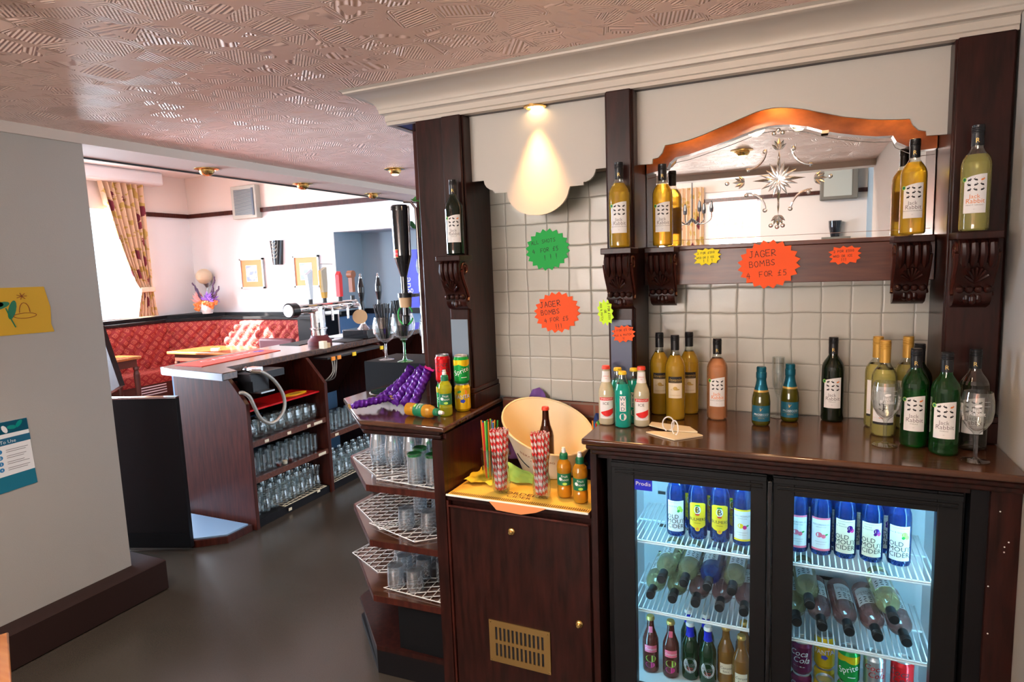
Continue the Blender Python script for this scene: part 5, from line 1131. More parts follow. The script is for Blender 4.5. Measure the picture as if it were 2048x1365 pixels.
KD = Kind(dietcoke()); gcn = 'drink cans on the fridge floor'
for kk, x, y, nm in ((KM, .042, 2.215, 'maroon cherry cola can'), (KG, .186, 2.22, 'green lemonade can'), (KD, .260, 2.215, 'silver diet cola can'), (KR, .338, 2.215, 'red cola can')):
    P(kk, x, y, ZB, nm + ' at the bottom of its fridge stack', gcn); P(kk, x, y, ZB + .118, nm + ' on top of its fridge stack', gcn)
P(KY, .115, 2.275, ZB, 'yellow can at the bottom of the rear stack', gcn); P(KY, .115, 2.275, ZB + .118, 'yellow can on top of the rear stack', gcn)
P(KY, .114, 2.20, ZB, 'yellow orange-soda can standing low between maroon and green cans', gcn)

# ---------------------------------------------------------------- octagonal unit: mats and glasses
def lattice(name, lab, poly_, z, sp=.040, r=.0019, ang0=.5, grp='white plastic lattice mats', m='white_plastic'):
    g = G(); n = len(poly_)
    def clip(p, d):
        ts = []
        for (x1, y1), (x2, y2) in zip(poly_, poly_[1:] + poly_[:1]):
            ex, ey = x2 - x1, y2 - y1; den = d[0] * ey - d[1] * ex
            if abs(den) < 1e-9: continue
            t_ = ((x1 - p[0]) * ey - (y1 - p[1]) * ex) / den; u_ = ((x1 - p[0]) * d[1] - (y1 - p[1]) * d[0]) / den
            if -1e-6 <= u_ <= 1 + 1e-6: ts.append(t_)
        return (min(ts), max(ts)) if len(ts) >= 2 and max(ts) - min(ts) > .01 else None
    cx = sum(p[0] for p in poly_) / n; cy = sum(p[1] for p in poly_) / n
    for a in (ang0, ang0 + 1.15):
        d = (cos(a), sin(a)); nn = (-sin(a), cos(a))
        for k in range(-16, 17):
            p = (cx + nn[0] * sp * k, cy + nn[1] * sp * k); c = clip(p, d)
            if c: g.tube([(p[0] + d[0] * c[0], p[1] + d[1] * c[0], z + r), (p[0] + d[0] * c[1], p[1] + d[1] * c[1], z + r)], r, m, 4)
    g.tube([(x, y, z + r) for x, y in poly_], r * 1.2, m, 4, closed=True)
    return tag(g.build(name), lab, 'mat', grp)
mb = [(-1.895, 2.29), (-1.62, 2.10), (-1.48, 2.22), (-1.48, 2.57), (-1.88, 2.57)]
mf = [(-1.59, 2.06), (-1.275, 2.04), (-1.275, 2.25), (-1.45, 2.20)]
for z, nm in ((.841, 'top'), (.601, 'middle'), (.356, 'lowest open')):
    lattice('lattice_mat', 'white lattice mat at the back of the %s shelf of the octagonal unit' % nm, mb if z != .356 else [(-1.94, 2.29), (-1.70, 2.17), (-1.52, 2.25), (-1.52, 2.57), (-1.90, 2.57)], z)
    lattice('lattice_mat', 'white lattice mat at the front of the %s shelf of the octagonal unit' % nm, mf if z != .601 else [(-1.70, 2.13), (-1.40, 2.035), (-1.29, 2.14), (-1.45, 2.30)], z + (.0045 if z != .601 else .006), ang0=.5)
BARREL = [(0, .006), (.026, .004), (.030, .0), (.034, .03), (.040, .07), (.040, .10), (.034, .15), (.0325, .15), (.0385, .10), (.0385, .07), (.0325, .03), (.029, .010), (0, .011)]
HIGH = [(0, .004), (.026, .001), (.030, .003), (.032, .06), (.033, .125), (.0315, .125), (.0305, .06), (.028, .014), (0, .013)]
def inv(prof): top = max(z for r, z in prof); return [(r, top - z) for r, z in prof]
def glass_kind(prof, m='glass_cool', base=None, n=22):
    t = T('drinking_glass', 'x', 'glass'); G().lathe(prof, m, n=n).build('glass_wall', t, loc=(0, 0, 0), ang=60)
    if base: h = max(z for r, z in prof); G().lathe([(.0305, h - .012), (.031, h - .003), (.026, h), (0, h - .002)], base, n=n).build('glass_base', t, loc=(0, 0, h - .012))
    return t
KBa = Kind(glass_kind(inv(BARREL))); KHi = Kind(glass_kind(inv(HIGH), 'glass_cool', 'glass_green')); KRo = Kind(glass_kind([(r * 1.12, z * .72) for r, z in inv(HIGH)])); KTa = Kind(glass_kind([(r * .95, z * 1.5) for r, z in inv(HIGH)]))
g1 = 'barrel glasses upside down on the top shelf'
for x, y in ((-1.715, 2.25), (-1.63, 2.245), (-1.545, 2.26), (-1.46, 2.275), (-1.38, 2.285), (-1.67, 2.34), (-1.58, 2.345), (-1.49, 2.36), (-1.40, 2.37), (-1.31, 2.36)): KBa((x, y, .8445), 0, 'barrel-shaped glass in the rows under the octagonal countertop', g1)
g2 = 'green-based highball glasses upside down'
for x, y in ((-1.405, 2.075), (-1.325, 2.085), (-1.43, 2.155), (-1.35, 2.165)): KHi((x, y, .850), 0, 'green-based highball glass upside down on the top shelf front mat', g2)
for x, y in ((-1.515, 2.15), (-1.40, 2.15)): KRo((x, y, .6105), 0, 'short glass upside down at the front of the middle shelf', 'short glasses on the middle shelf')
for x, y in ((-1.56, 2.33), (-1.47, 2.34), (-1.38, 2.33), (-1.31, 2.29), (-1.51, 2.42), (-1.42, 2.43)): KTa((x, y, .6045), 0, 'tall glass at the back of the middle shelf', 'tall glasses on the middle shelf')
for x, y in ((-1.553, 2.10), (-1.455, 2.10)): KRo((x, y, .3645), 0, 'short glass upside down in the front row of the lowest open shelf', 'short glasses on the lowest open shelf')
for x, y in ((-1.66, 2.30), (-1.575, 2.20), (-1.475, 2.205), (-1.375, 2.21), (-1.57, 2.30), (-1.47, 2.31)): KRo((x, y, .3645), 0, 'short glass upside down in the back rows of the lowest open shelf', 'rear short glasses on the lowest open shelf')

# ---------------------------------------------------------------- bar counter across the serving area
bc = T('bar_counter', 'long wooden bar counter with open glass shelves facing the server', 'bar', (-3.65, 4.3, 0))
G().prism([(-3.98, 2.87), (-3.93, 2.84), (-3.27, 2.76), (-3.27, 2.88), (-3.47, 2.97), (-3.47, 6.0), (-4.06, 6.0), (-4.06, 3.3)], 1.06, 1.11, 'mahogany_top').build('bar_top', bc, bevel=.006)
G().prism([(-3.985, 2.865), (-3.93, 2.833), (-3.265, 2.753), (-3.265, 2.762), (-3.93, 2.845), (-3.98, 2.877)], 1.062, 1.108, 'grey_slate').build('bar_edge', bc)
dv = [(-3.96, 0), (-3.285, 0), (-3.285, .87), (-3.45, 1.06), (-3.96, 1.06)]
G().prism(dv, 2.935, 2.965, 'mahogany_red', 'xz').build('end_panel', bc, bevel=.002)
for y in (3.69, 4.60, 5.5): G().prism(dv, y, y + .03, 'mahogany_red', 'xz').build('divider', bc)
G().box(-3.98, -3.95, 2.94, 6.0, 0, 1.06, 'blue_dado').build('front_board', bc)
G().prism([(-3.95, .60), (-3.945, .60), (-3.60, 1.06), (-3.605, 1.06)], 2.965, 6.0, 'mahogany', 'xz').build('sloping_back', bc)
G().box(-3.95, -3.305, 2.965, 6.0, 0, .055, 'black_wood').build('base_plinth', bc)
for (y0, y1, zs) in ((2.965, 3.69, (.60, .35)), (3.72, 4.60, (.455,)), (4.63, 5.5, (.455,))):
    for z in zs:
        G().box(-3.90, -3.31, y0, y1, z - .02, z, 'mahogany').box(-3.31, -3.292, y0, y1, z - .035, z + .003, 'rail_wood').build('shelf', bc)
for y, z in ((3.06, .585), (3.30, .585), (3.58, .585), (3.60, .335), (3.05, .585)): pass
for y, z, wd in ((3.09, .582, .035), (3.30, .582, .035), (3.50, .582, .035), (3.60, .582, .09), (3.62, .332, .08), (3.80, .437, .04), (3.25, .03, .03), (3.55, .06, .03)): G().box(-3.2925, -3.290, y - wd / 2, y + wd / 2, z - .01, z + .01, 'paper_cream').build('price_label', bc)
G().box(-3.60, -3.33, 2.97, 3.68, .80, .812, 'can_red').build('red_ledge', bc)
tag(G().lathe([(0, .003), (.05, .003), (.05, 0), (0, 0)], 'yellow', (0, 0, 0), 24, Matrix.Translation((-3.43, 3.53, .813)) @ Matrix.Diagonal((1, 2.2, 1, 1))).lathe([(0, .004), (.026, .004)], 'cap_yellow', (0, 0, 0), 24, Matrix.Translation((-3.43, 3.53, .813)) @ Matrix.Diagonal((1, 2.2, 1, 1))).build('oval_sticker'), 'yellow oval sticker on the red ledge under the bar top', 'sticker')
G().box(-3.55, -3.29, 3.0, 3.30, 1.01, 1.058, 'black_plastic').box(-3.44, -3.30, 3.02, 3.16, .93, 1.01, 'black_plastic').box(-3.34, -3.24, 3.03, 3.15, .925, .935, 'steel').build('equipment_box', bc)
lattice('lattice_mat', 'pale lattice mat on the bar\'s bottom shelf near the floor', [(-3.75, 3.25), (-3.31, 3.22), (-3.31, 3.66), (-3.7, 3.66)], .056, .04, .002, m='paper_cream')
lattice('lattice_mat', 'pale lattice mat in the second bay of the bar counter', [(-3.75, 3.74), (-3.31, 3.74), (-3.31, 4.3), (-3.7, 4.3)], .056, .04, .002, m='paper_cream')
KS1 = Kind(glass_kind(HIGH, 'glass', n=16)); KS2 = Kind(glass_kind([(r * 1.15, z * .75) for r, z in BARREL], 'glass', n=16)); KP = Kind(glass_kind([(r * 1.05, z * 1.0) for r, z in PINT], 'glass', n=16))
for z, kk, nm, y0, y1, n, rows in ((.6005, KS2, 'upper shelf in the first bay', 3.02, 3.62, 8, 2), (.3505, KS1, 'lower shelf in the first bay', 3.02, 3.62, 8, 2), (.0605, KP, 'bottom shelf in the first bay', 3.02, 3.62, 8, 3), (.4555, KS1, 'shelf in the second bay', 3.78, 4.5, 9, 2), (.0605, KP, 'bottom shelf in the second bay', 3.78, 4.5, 9, 3)):
    for r in range(rows):
        for i in range(n): kk((-3.375 - .085 * r, y0 + (y1 - y0) * i / (n - 1) + .012 * (r % 2), z + .0005), 0, 'clear glass on the %s' % nm.replace('in the', 'of the bar counter,'), 'glasses on the ' + nm)
for i in range(3):
    t = G().lathe([(0, .002), (.018, 0), (.02, .03), (.018, .03), (.016, .006), (0, .006)], 'glass', (-3.335, 3.22 + .06 * i, .3515)).lathe([(0, .003), (.0165, .005), (.018, .026), (0, .026)], ('red_drink', 'paper_cream', 'red_drink')[i], (-3.335, 3.22 + .06 * i, .3515)).build('candle_glass')
    tag(t, 'small %s candle glass on the lower bar shelf' % ('red', 'cream', 'second red')[i], 'candle')
# hose tap
t = T('bar_hose', 'chrome tap with braided hose looping down from the bar end', 'hose', (-3.3, 3.0, 1.1))
G().tube([(-3.36, 3.02, 1.085), (-3.27, 3.00, 1.085), (-3.24, 3.04, 1.075)], .016, 'chrome', 10).cbox((-3.30, 3.05, 1.085), (.09, .05, .035), 'chrome').tube([(-3.31, 2.98, 1.09), (-3.29, 2.965, 1.115)], .008, 'chrome').build('nozzle', t)
pts = [(-3.25, 3.03, 1.078), (-3.25, 3.09, 1.05), (-3.25, 3.17, .98), (-3.25, 3.23, .88), (-3.25, 3.235, .79), (-3.25, 3.18, .725), (-3.25, 3.10, .705), (-3.25, 3.02, .755), (-3.25, 2.975, .84), (-3.255, 2.945, .92), (-3.27, 2.91, .955), (-3.29, 2.90, .955)]
def smooth(pts, k=4):
    P_ = [Vector(p) for p in pts]; out = []
    for i in range(len(P_) - 1):
        a, b, c, d = P_[max(i - 1, 0)], P_[i], P_[i + 1], P_[min(i + 2, len(P_) - 1)]
        for j in range(k):
            s = j / k; out.append(.5 * ((2 * b) + (c - a) * s + (2 * a - 5 * b + 4 * c - d) * s * s + (3 * b - a - 3 * c + d) * s ** 3))
    return out + [P_[-1]]
G().tube(smooth(pts), .0125, 'hose', 10).build('braided_hose', t)
# beer font with four taps
t = T('beer_font', 'chrome T-shaped beer font with four tap handles', 'beer tap', (-3.68, 4.1, 1.11))
G().lathe([(0, 1.11), (.10, 1.11), (.10, 1.14), (.075, 1.17), (.068, 1.19)], 'chair_red', (-3.68, 4.12, 0), 28).build('collar', t)
G().lathe([(.062, 1.17), (.062, 1.235), (.072, 1.24), (.072, 1.25), (.060, 1.255), (.060, 1.43), (0, 1.43)], 'chrome', (-3.68, 4.12, 0), 24).build('column', t)
G().tube([(-3.68, 3.80, 1.42), (-3.68, 4.62, 1.42)], .042, 'chrome', 18).tube([(-3.68, 3.79, 1.42), (-3.68, 3.86, 1.42)], .062, 'black_gloss', 22).build('cross_bar', t)
G().tube([(-3.68, 3.782, 1.42), (-3.68, 3.79, 1.42)], .05, 'white_plastic', 24).build('lens', t)
for i, y in enumerate((3.99, 4.16, 4.36, 4.53)):
    hp = G().tube([(-3.63, y, 1.46), (-3.63, y, 1.50)], .018, 'black_plastic', 12)
    if i == 0: hp.prism([(y - .012, 1.50), (y + .018, 1.50), (y + .035, 1.74), (y - .032, 1.70)], -3.645, -3.615, 'can_silver', 'yz')
    elif i == 1: hp.prism([(y - .014, 1.50), (y + .016, 1.50), (y + .030, 1.60), (y + .032, 1.76), (y - .034, 1.73), (y - .028, 1.60)], -3.648, -3.612, 'tap_amber', 'yz')
    elif i == 2: hp.prism([(y - .022, 1.50), (y + .018, 1.50), (y + .022, 1.68), (y + .0, 1.72), (y - .024, 1.69)], -3.65, -3.61, 'red', 'yz')
    else: hp.prism([(y - .018, 1.53), (y + .018, 1.53), (y + .020, 1.66), (y - .020, 1.66)], -3.65, -3.61, 'tap_wood', 'yz').tube([(-3.66, y, 1.69), (-3.605, y, 1.69)], .034, 'tap_wood', 20)
    hp.build('tap_handle', t, smooth=False)
    G().tube([(-3.62, y, 1.42), (-3.56, y, 1.415), (-3.555, y, 1.39), (-3.555, y, 1.31)], [.016, .014, .012, .009], 'chrome', 10).build('spout', t)
g = G().prism([(4.09, 1.55), (4.26, 1.55), (4.265, 1.64), (4.24, 1.68), (4.25, 1.78), (4.10, 1.79), (4.10, 1.68)], -3.60, -3.596, 'glass', 'yz').tube([(-3.598, 4.095, 1.788), (-3.598, 4.255, 1.782)], .003, 'chrome', 6); g.build('clear_badge', t, smooth=False)
# hand pumps
t = T('hand_pumps', 'pair of black and chrome hand pumps on a dark base', 'beer pump', (-3.6, 4.75, 1.11))
G().box(-3.75, -3.47, 4.50, 5.05, 1.1105, 1.19, 'black_gloss').build('base_box', t, bevel=.006)
for y in (4.62, 4.88):
    G().lathe([(.06, 1.19), (.045, 1.205), (.022, 1.235), (.02, 1.27), (.03, 1.29), (.022, 1.31), (.018, 1.32)], 'chrome', (-3.60, y, 0)).build('pump_neck', t)
    G().lathe([(.016, 1.31), (.022, 1.38), (.016, 1.44), (.030, 1.52), (.031, 1.57), (.020, 1.62), (.014, 1.65)], 'black_gloss', (-3.60, y, 0)).lathe([(.013, 1.645), (.015, 1.66), (.008, 1.67), (.011, 1.685), (0, 1.695)], 'chrome', (-3.60, y, 0)).build('pump_handle', t)
G().tube([(-3.54, 4.50, 1.31), (-3.55, 4.515, 1.31)], .065, 'cork_beige', 24).build('pump_badge', t)
# drip ledge, mats
g = G().box(-3.47, -3.33, 3.80, 4.55, 1.035, 1.05, 'black_plastic')
for y, m_ in ((3.86, 'orange'), (3.93, 'orange'), (4.12, 'yellow'), (4.5, 'yellow')): g.box(-3.33, -3.32, y - .02, y + .02, 1.02, 1.05, m_)
for k in range(3): g.tube(smooth([(-3.36, 3.88 + .03 * k, 1.03), (-3.34, 3.86 + .02 * k, .93), (-3.38, 3.80 + .05 * k, .86), (-3.5, 3.84, .84)]), .005, 'hose', 6)
tag(g.build('till_ledge'), 'black ledge with coloured buttons and cables under the beer font', 'ledge')
tag(G().box(-3.46, -3.41, 3.86, 3.90, 1.111, 1.17, 'paper_cream').box(-3.46, -3.42, 3.91, 3.95, 1.111, 1.15, 'cork_beige').build('card_box'), 'small cream card box beside the beer font base', 'box')
def mat_on_bar(lab, pts, m, z=1.1105, art=None):
    g = G().prism(pts, z, z + .004, m); fn = lambda x, y: (x, y, z + .0046)
    if art: art(g, fn)
    return tag(g.build('bar_mat', smooth=False), lab, 'bar mat', 'mats on the bar top')
def art_red(g, fn): g.text('CARLING', -3.83, 3.35, .10, 'white', fn, rot=1.62, wide=1.3).disc(-3.86, 3.62, .035, .05, 'logo_blue', fn)
mat_on_bar('red bar mat with white lettering near the bar end', [(-3.93, 2.93), (-3.66, 2.93), (-3.73, 3.72), (-3.98, 3.72)], 'cap_red', art=art_red)
mat_on_bar('dark rubber bar mat beyond the red one', [(-4.02, 4.0), (-3.80, 4.0), (-3.85, 4.5), (-4.04, 4.5)], 'rubber')
mat_on_bar('pale printed bar mat behind the beer font', [(-4.03, 4.55), (-3.80, 4.55), (-3.82, 4.95), (-4.03, 4.95)], 'paper')
mat_on_bar('black rubber mat before the hand pumps', [(-3.72, 4.26), (-3.50, 4.26), (-3.50, 4.48), (-3.72, 4.48)], 'rubber', 1.1105)
# doorway at the bar end
t = T('flap_door', 'black half-height flap door below the bar end', 'door', (-3.8, 2.45, 0))
Md = Matrix.Translation((-3.445, 2.555, 0)) @ Matrix.Rotation(atan2(-.06, -.166), 4, 'Z')
G().box(0, .66, -.035, 0, .02, .985, 'black_wood', Md).build('leaf', t, bevel=.002)
G().box(0, .66, -.038, .002, .985, .995, 'chrome', Md).build('top_edge', t); G().box(.0, .66, .001, .004, .03, .12, 'black_panel', Md).build('kick_plate', t)
g = G().prism([(-4.08, 1.02), (-3.93, 1.00), (-3.77, 1.07), (-3.90, 1.44), (-3.99, 1.46)], 2.43, 2.465, 'mahogany', 'xz')
tag(g.build('raised_counter_flap'), 'raised dark counter flap leaning beside the left wall end', 'counter flap')
g = G().prism([(-3.46, 2.60), (-3.31, 2.72), (-3.31, 2.92), (-4.10, 2.92), (-4.10, 2.42)], .0005, .045, 'mahogany_red').prism([(-3.475, 2.61), (-3.325, 2.725), (-3.325, 2.90), (-4.08, 2.90), (-4.08, 2.44)], .046, .056, 'mat_window_sheen')
tag(g.build('threshold_step'), 'low step with a shiny grey mat beside the flap door', 'step')
# papers on the left wall
t = T('childs_drawing', 'yellow paper with crayon plant drawing taped on the left wall', 'drawing', (-3.269, 1.72, 1.48))
fw_ = lambda y, z: (-3.2665, y, z)
G().prism([(1.40, 1.49), (1.822, 1.482), (1.812, 1.52), (1.818, 1.60), (1.80, 1.70), (1.40, 1.705)], -3.2698, -3.267, 'mustard', 'yz').build('paper', t, smooth=False)
g = G()
def ln(pts, m='brown_ink', r=.0014): g.tube([fw_(*p) for p in pts], r, m, 5)
ln([(1.705 + .022 * cos(a), 1.585 + .045 * sin(a) * (1 if sin(a) > 0 else .1)) for a in [k * pi / 8 for k in range(9)]]); ln([(1.705 + .048 * cos(a), 1.570 + .012 * sin(a)) for a in [k * pi / 8 for k in range(17)]])
for a in range(7): ln([(1.70, 1.66), (1.70 + .022 * cos(a * .9), 1.66 + .016 * sin(a * .9))])
g.disc(1.60, 1.62, .05, .016, 'dark_green', fw_, 14, .25).disc(1.575, 1.635, .05, .017, 'green', fw_, 14, -.2).disc(1.655, 1.60, .016, .045, 'dark_green', fw_, 14, -.3); ln([(1.63, 1.61), (1.645, 1.56), (1.66, 1.52)], 'dark_green', .003)
g.build('crayon_lines', t)
t = T('instruction_poster', 'white and teal how-to-use poster on the left wall', 'poster', (-3.269, 1.5, .78))
G().prism([(1.30, .765), (1.665, .778), (1.655, 1.095), (1.30, 1.10)], -3.2698, -3.268, 'paper', 'yz').build('paper', t, smooth=False)
g = G(); f2 = lambda y, z: (-3.2675, y, z); f3 = lambda y, z: (-3.2670, y, z)
g.poly([(1.30, .765), (1.665, .778), (1.662, .85), (1.30, .84)], 'poster_teal', f2).poly([(1.30, 1.04), (1.657, 1.04), (1.655, 1.095), (1.30, 1.10)], 'foil_teal', f2).poly([(1.30, .985), (1.66, .99), (1.659, 1.022), (1.30, 1.018)], 'poster_blue', f2)
g.text('How To Use', 1.60, .996, .022, 'white', f3, align='RIGHT')
for i in range(5): g.disc(1.50 + .03 * i, 1.068 + .008 * sin(i * 2), .02, .010, 'paper' if i == 2 else 'teal_drink', f3, 10, i)
for k in range(4):
    z = .962 - .028 * k; g.disc(1.53, z, .010, .010, 'straw_blue', f2, 14).text(str(k + 1), 1.53, z - .005, .014, 'white', f3)
    for j in (0, 1): g.rect(1.555, 1.645 - .01 * ((k + j) % 3), z + .002 - j * .009, z + .0045 - j * .009, 'grey_ink', f2, 1)
g.build('printing', t, smooth=False)
t = T('wooden_stool', 'orange-brown wooden stool top at the bottom left corner', 'stool', (-2.55, .95, 0))
Ms = Matrix.Translation((-2.50, .93, 0)) @ Matrix.Rotation(-.45, 4, 'Z')
G().box(-.21, .21, -.17, .17, .42, .45, 'table_top', Ms).build('seat', t, bevel=.006)
for sx in (-1, 1):
    for sy in (-1, 1): G().box(sx * .17 - .018, sx * .17 + .018, sy * .13 - .018, sy * .13 + .018, 0, .42, 'table_wood', Ms).build('leg', t)
# ---------------------------------------------------------------- lounge
def banquette():
    t = T('banquette', 'long red patterned buttoned banquette around the lounge corner', 'banquette', (-8.0, 6.0, 0))
    path = [(-8.30, 2.8), (-8.30, 6.12), (-7.72, 6.60), (-6.13, 6.60)]
    s0 = 0
    for i in range(3):
        (x0, y0), (x1, y1) = path[i], path[i + 1]; L_ = hypot(x1 - x0, y1 - y0); dx, dy = (x1 - x0) / L_, (y1 - y0) / L_; nx, ny = dy, -dx
        if nx * (-7 - x0) + ny * (4 - y0) < 0: nx, ny = -nx, -ny
        off = s0
        def fn(u, v, x0=x0, y0=y0, dx=dx, dy=dy, nx=nx, ny=ny, L_=L_, off=off):
            s = u * L_; z = .47 + .61 * v; a, b = .17, .205
            q = abs(sin(pi * ((s + off) / a + (z - .47) / b))) * abs(sin(pi * ((s + off) / a - (z - .47) / b)))
            d = .10 * (1 - v) + .055 * q ** .5 * min(1, 8 * (1 - v) + .15) + .02
            if v > .96: d -= .03 * (v - .96) / .04
            return (x0 + dx * s + nx * d, y0 + dy * s + ny * d, z)
        nu = max(20, int(L_ / .0215))
        G().grid(fn, nu, 36, 'banquette_cloth', lambda u, v, L_=L_, off=off: (off + u * L_, v * .65)).build('back_cushion', t, ang=80)
        W_ = .42 if i != 1 else .34
        def seat(u, v, x0=x0, y0=y0, dx=dx, dy=dy, nx=nx, ny=ny, L_=L_, W_=W_):
            s = u * L_; prof = [(0, .47), (.3, .475), (W_ - .03, .465), (W_, .44), (W_, .30)]; k = v * 4; j = min(3, int(k)); f_ = k - j
            d = prof[j][0] + (prof[j + 1][0] - prof[j][0]) * f_; z = prof[j][1] + (prof[j + 1][1] - prof[j][1]) * f_; return (x0 + dx * s + nx * d, y0 + dy * s + ny * d, z)
        G().grid(seat, nu // 3, 8, 'banquette_cloth', lambda u, v, L_=L_, off=off: (off + u * L_, 2 + v * .7)).build('seat', t, ang=60)
        a0 = (x0 + nx * (W_ - .02), y0 + ny * (W_ - .02)); a1 = (x1 + nx * (W_ - .02), y1 + ny * (W_ - .02))
        G().prism([a0, a1, (a1[0] - nx * .02, a1[1] - ny * .02), (a0[0] - nx * .02, a0[1] - ny * .02)], .0065, .30, 'table_wood').build('base_board', t)
        off_d = .03; b0 = (x0 + nx * off_d, y0 + ny * off_d); b1 = (x1 + nx * off_d, y1 + ny * off_d)
        G().prism([b0, b1, (x1 - nx * .13, y1 - ny * .13), (x0 - nx * .13, y0 - ny * .13)], 1.082, 1.12, 'black_wood').build('top_shelf', t, bevel=.004)
        s0 += L_
    g = G()
    for k in range(4): g.box(-7.872, -7.866, 5.35, 5.72, .16 + .035 * k, .175 + .035 * k, 'white_plastic')
    g.box(-7.872, -7.866, 5.34, 5.355, .16, .28, 'white_plastic'); g.build('vent_slats', t)
    return t
banquette()
tag(G().box(-6.12, -5.72, 6.45, 6.795, 0.007, 1.10, 'black_wood').box(-6.12, -5.72, 6.40, 6.795, 1.10, 1.14, 'black_wood').build('end_cabinet'), 'dark wooden cabinet end between banquette and blue alcove', 'cabinet')
struct('trim_7', G().box(-8.45, -8.36, 2.8, 6.3, 1.125, 1.17, 'black_wood').box(-8.0, -6.1, 6.735, 6.8, 1.125, 1.17, 'black_wood').prism([(-8.45, 6.2), (-8.36, 6.2), (-7.8, 6.735), (-7.8, 6.8), (-8.45, 6.8)], 1.125, 1.17, 'black_wood'))
# curtain
t = T('curtain', 'floral beige curtain with maroon motifs tied back at the lounge window', 'curtain', (-8.36, 5.75, 1.2))
def cur(y0f, y1f, name, par, za, zb):
    def fn(u, v):
        z = za + (zb - za) * v; y = y0f(z) + (y1f(z) - y0f(z)) * u; amp = .045 if z > 1.7 else .03
        return (-8.36 + amp * sin(u * 2 * pi * 8 + .7 * sin(z * 2)) + .012 * sin(u * 37), y, z)
    return G().grid(fn, 120, 40, 'curtain_cloth', lambda u, v: (u * 1.5, v * 3)).build(name, par, ang=80)
def y0_(z): k = (z - 1.57) / (3.0 - 1.57); return 5.83 - .42 * max(0, k) ** .65 if z > 1.57 else 5.83 - .10 * (1.57 - z) / .4
def y1_(z): k = (z - 1.57) / (3.0 - 1.57); return 6.02 + .04 * max(0, k) if z > 1.57 else 6.02 + .05 * (1.57 - z) / .4
cur(y0_, y1_, 'fabric_panel', t, 1.19, 3.02)
G().box(-8.415, -8.305, 5.82, 6.03, 1.53, 1.60, 'paper_cream').build('tie_band', t, bevel=.01)
tag(G().box(-8.45, -8.20, .4, 6.25, 3.02, 3.199, 'lounge_white').build('curtain_pelmet', bevel=.03), 'white boxed pelmet above the lounge window curtain', 'pelmet')
# pictures
def picture(lab, x, z, w=.46, h_=.44):
    t = T('framed_picture', lab, 'picture', (x, 6.79, z), 'framed pictures with orange mounts')
    g = G()
    for a in ((-w / 2, -w / 2 + .025, -h_ / 2, h_ / 2), (w / 2 - .025, w / 2, -h_ / 2, h_ / 2), (-w / 2, w / 2, -h_ / 2, -h_ / 2 + .025), (-w / 2, w / 2, h_ / 2 - .025, h_ / 2)): g.box(x + a[0], x + a[1], 6.77, 6.799, z + a[2], z + a[3], 'frame_silver')
    g.build('frame', t); G().box(x - w / 2 + .02, x + w / 2 - .02, 6.785, 6.79, z - h_ / 2 + .02, z + h_ / 2 - .02, 'mount_orange').build('mount', t)
    G().box(x - .12, x + .10, 6.782, 6.784, z - .12, z + .12, 'white').box(x - .11, x + .09, 6.780, 6.7815, z - .11, z + .11, 'photo_blue').build('photograph', t)
picture('framed picture with orange mount left of the black wall sconce', -7.225, 1.735); picture('framed picture with orange mount next to the blue alcove', -6.20, 1.735)
t = T('wall_sconce', 'black tapered wall sconce between the two framed pictures', 'lamp', (-6.71, 6.74, 1.84))
def sc(u, v): a = pi * u; w_ = .075 + .04 * v; return (-6.71 - w_ * cos(a), 6.799 - .09 * sin(a), 1.845 + .34 * v)
G().grid(sc, 20, 12, 'black_gloss').build('shade', t)
g = G()
for k in range(5): z = 1.93 + .05 * k; g.tube(smooth([(-6.76 + .02 * (k % 2), 6.728, z), (-6.72, 6.705, z + .025), (-6.68, 6.712, z + .01), (-6.66, 6.725, z + .045)]), .006, 'vent_metal', 5)
g.build('relief', t)
t = T('vent_box', 'square metal ventilation grille high on the lounge back wall', 'vent', (-7.19, 6.7, 2.52))
G().box(-7.42, -6.95, 6.70, 6.799, 2.52, 2.98, 'vent_metal').build('housing', t, bevel=.006)
g = G()
for k in range(20): g.box(-7.36, -7.02, 6.69, 6.70, 2.575 + k * .018, 2.583 + k * .018, 'grey_slate')
g.build('grille', t); G().box(-7.02, -6.99, 6.688, 6.70, 2.56, 2.94, 'grey_slate').build('side_bar', t)
# vase, flowers and globe lamp in the corner
t = T('flower_vase', 'white vase of orange, pink and purple flowers on the corner shelf', 'vase', (-7.99, 6.52, 1.17))
vc = (-7.95, 6.56); vz = 1.1705
G().lathe([(0, 0), (.07, 0), (.085, .06), (.08, .12), (.055, .17), (.052, .16), (0, .15)], 'white', (vc[0], vc[1], vz), 22).build('vase_body', t)
random.seed(3)
def fan(name, m, cx, cz, n, r, a0, a1, wd):
    g = G()
    for k in range(n):
        a = a0 + (a1 - a0) * k / (n - 1); l = r * random.uniform(.8, 1.05); dy = random.uniform(-.06, .06); c_, s_ = cos(a), sin(a)
        g.add([(cx, vc[1] + dy * .2, cz), (cx + l * .6 * c_ - wd * s_, vc[1] + dy - .01, cz + l * .6 * s_ + wd * c_), (cx + l * c_, vc[1] + dy, cz + l * s_), (cx + l * .6 * c_ + wd * s_, vc[1] + dy - .01, cz + l * .6 * s_ - wd * c_)], [(0, 1, 2, 3)], m)
    g.build(name, t)
fan('pink_spray', 'flower_pink', -8.03, 1.34, 26, .20, .6 * pi, 1.05 * pi, .012); fan('purple_spray', 'flower_purple', -7.88, 1.36, 34, .15, -.05 * pi, .9 * pi, .012)
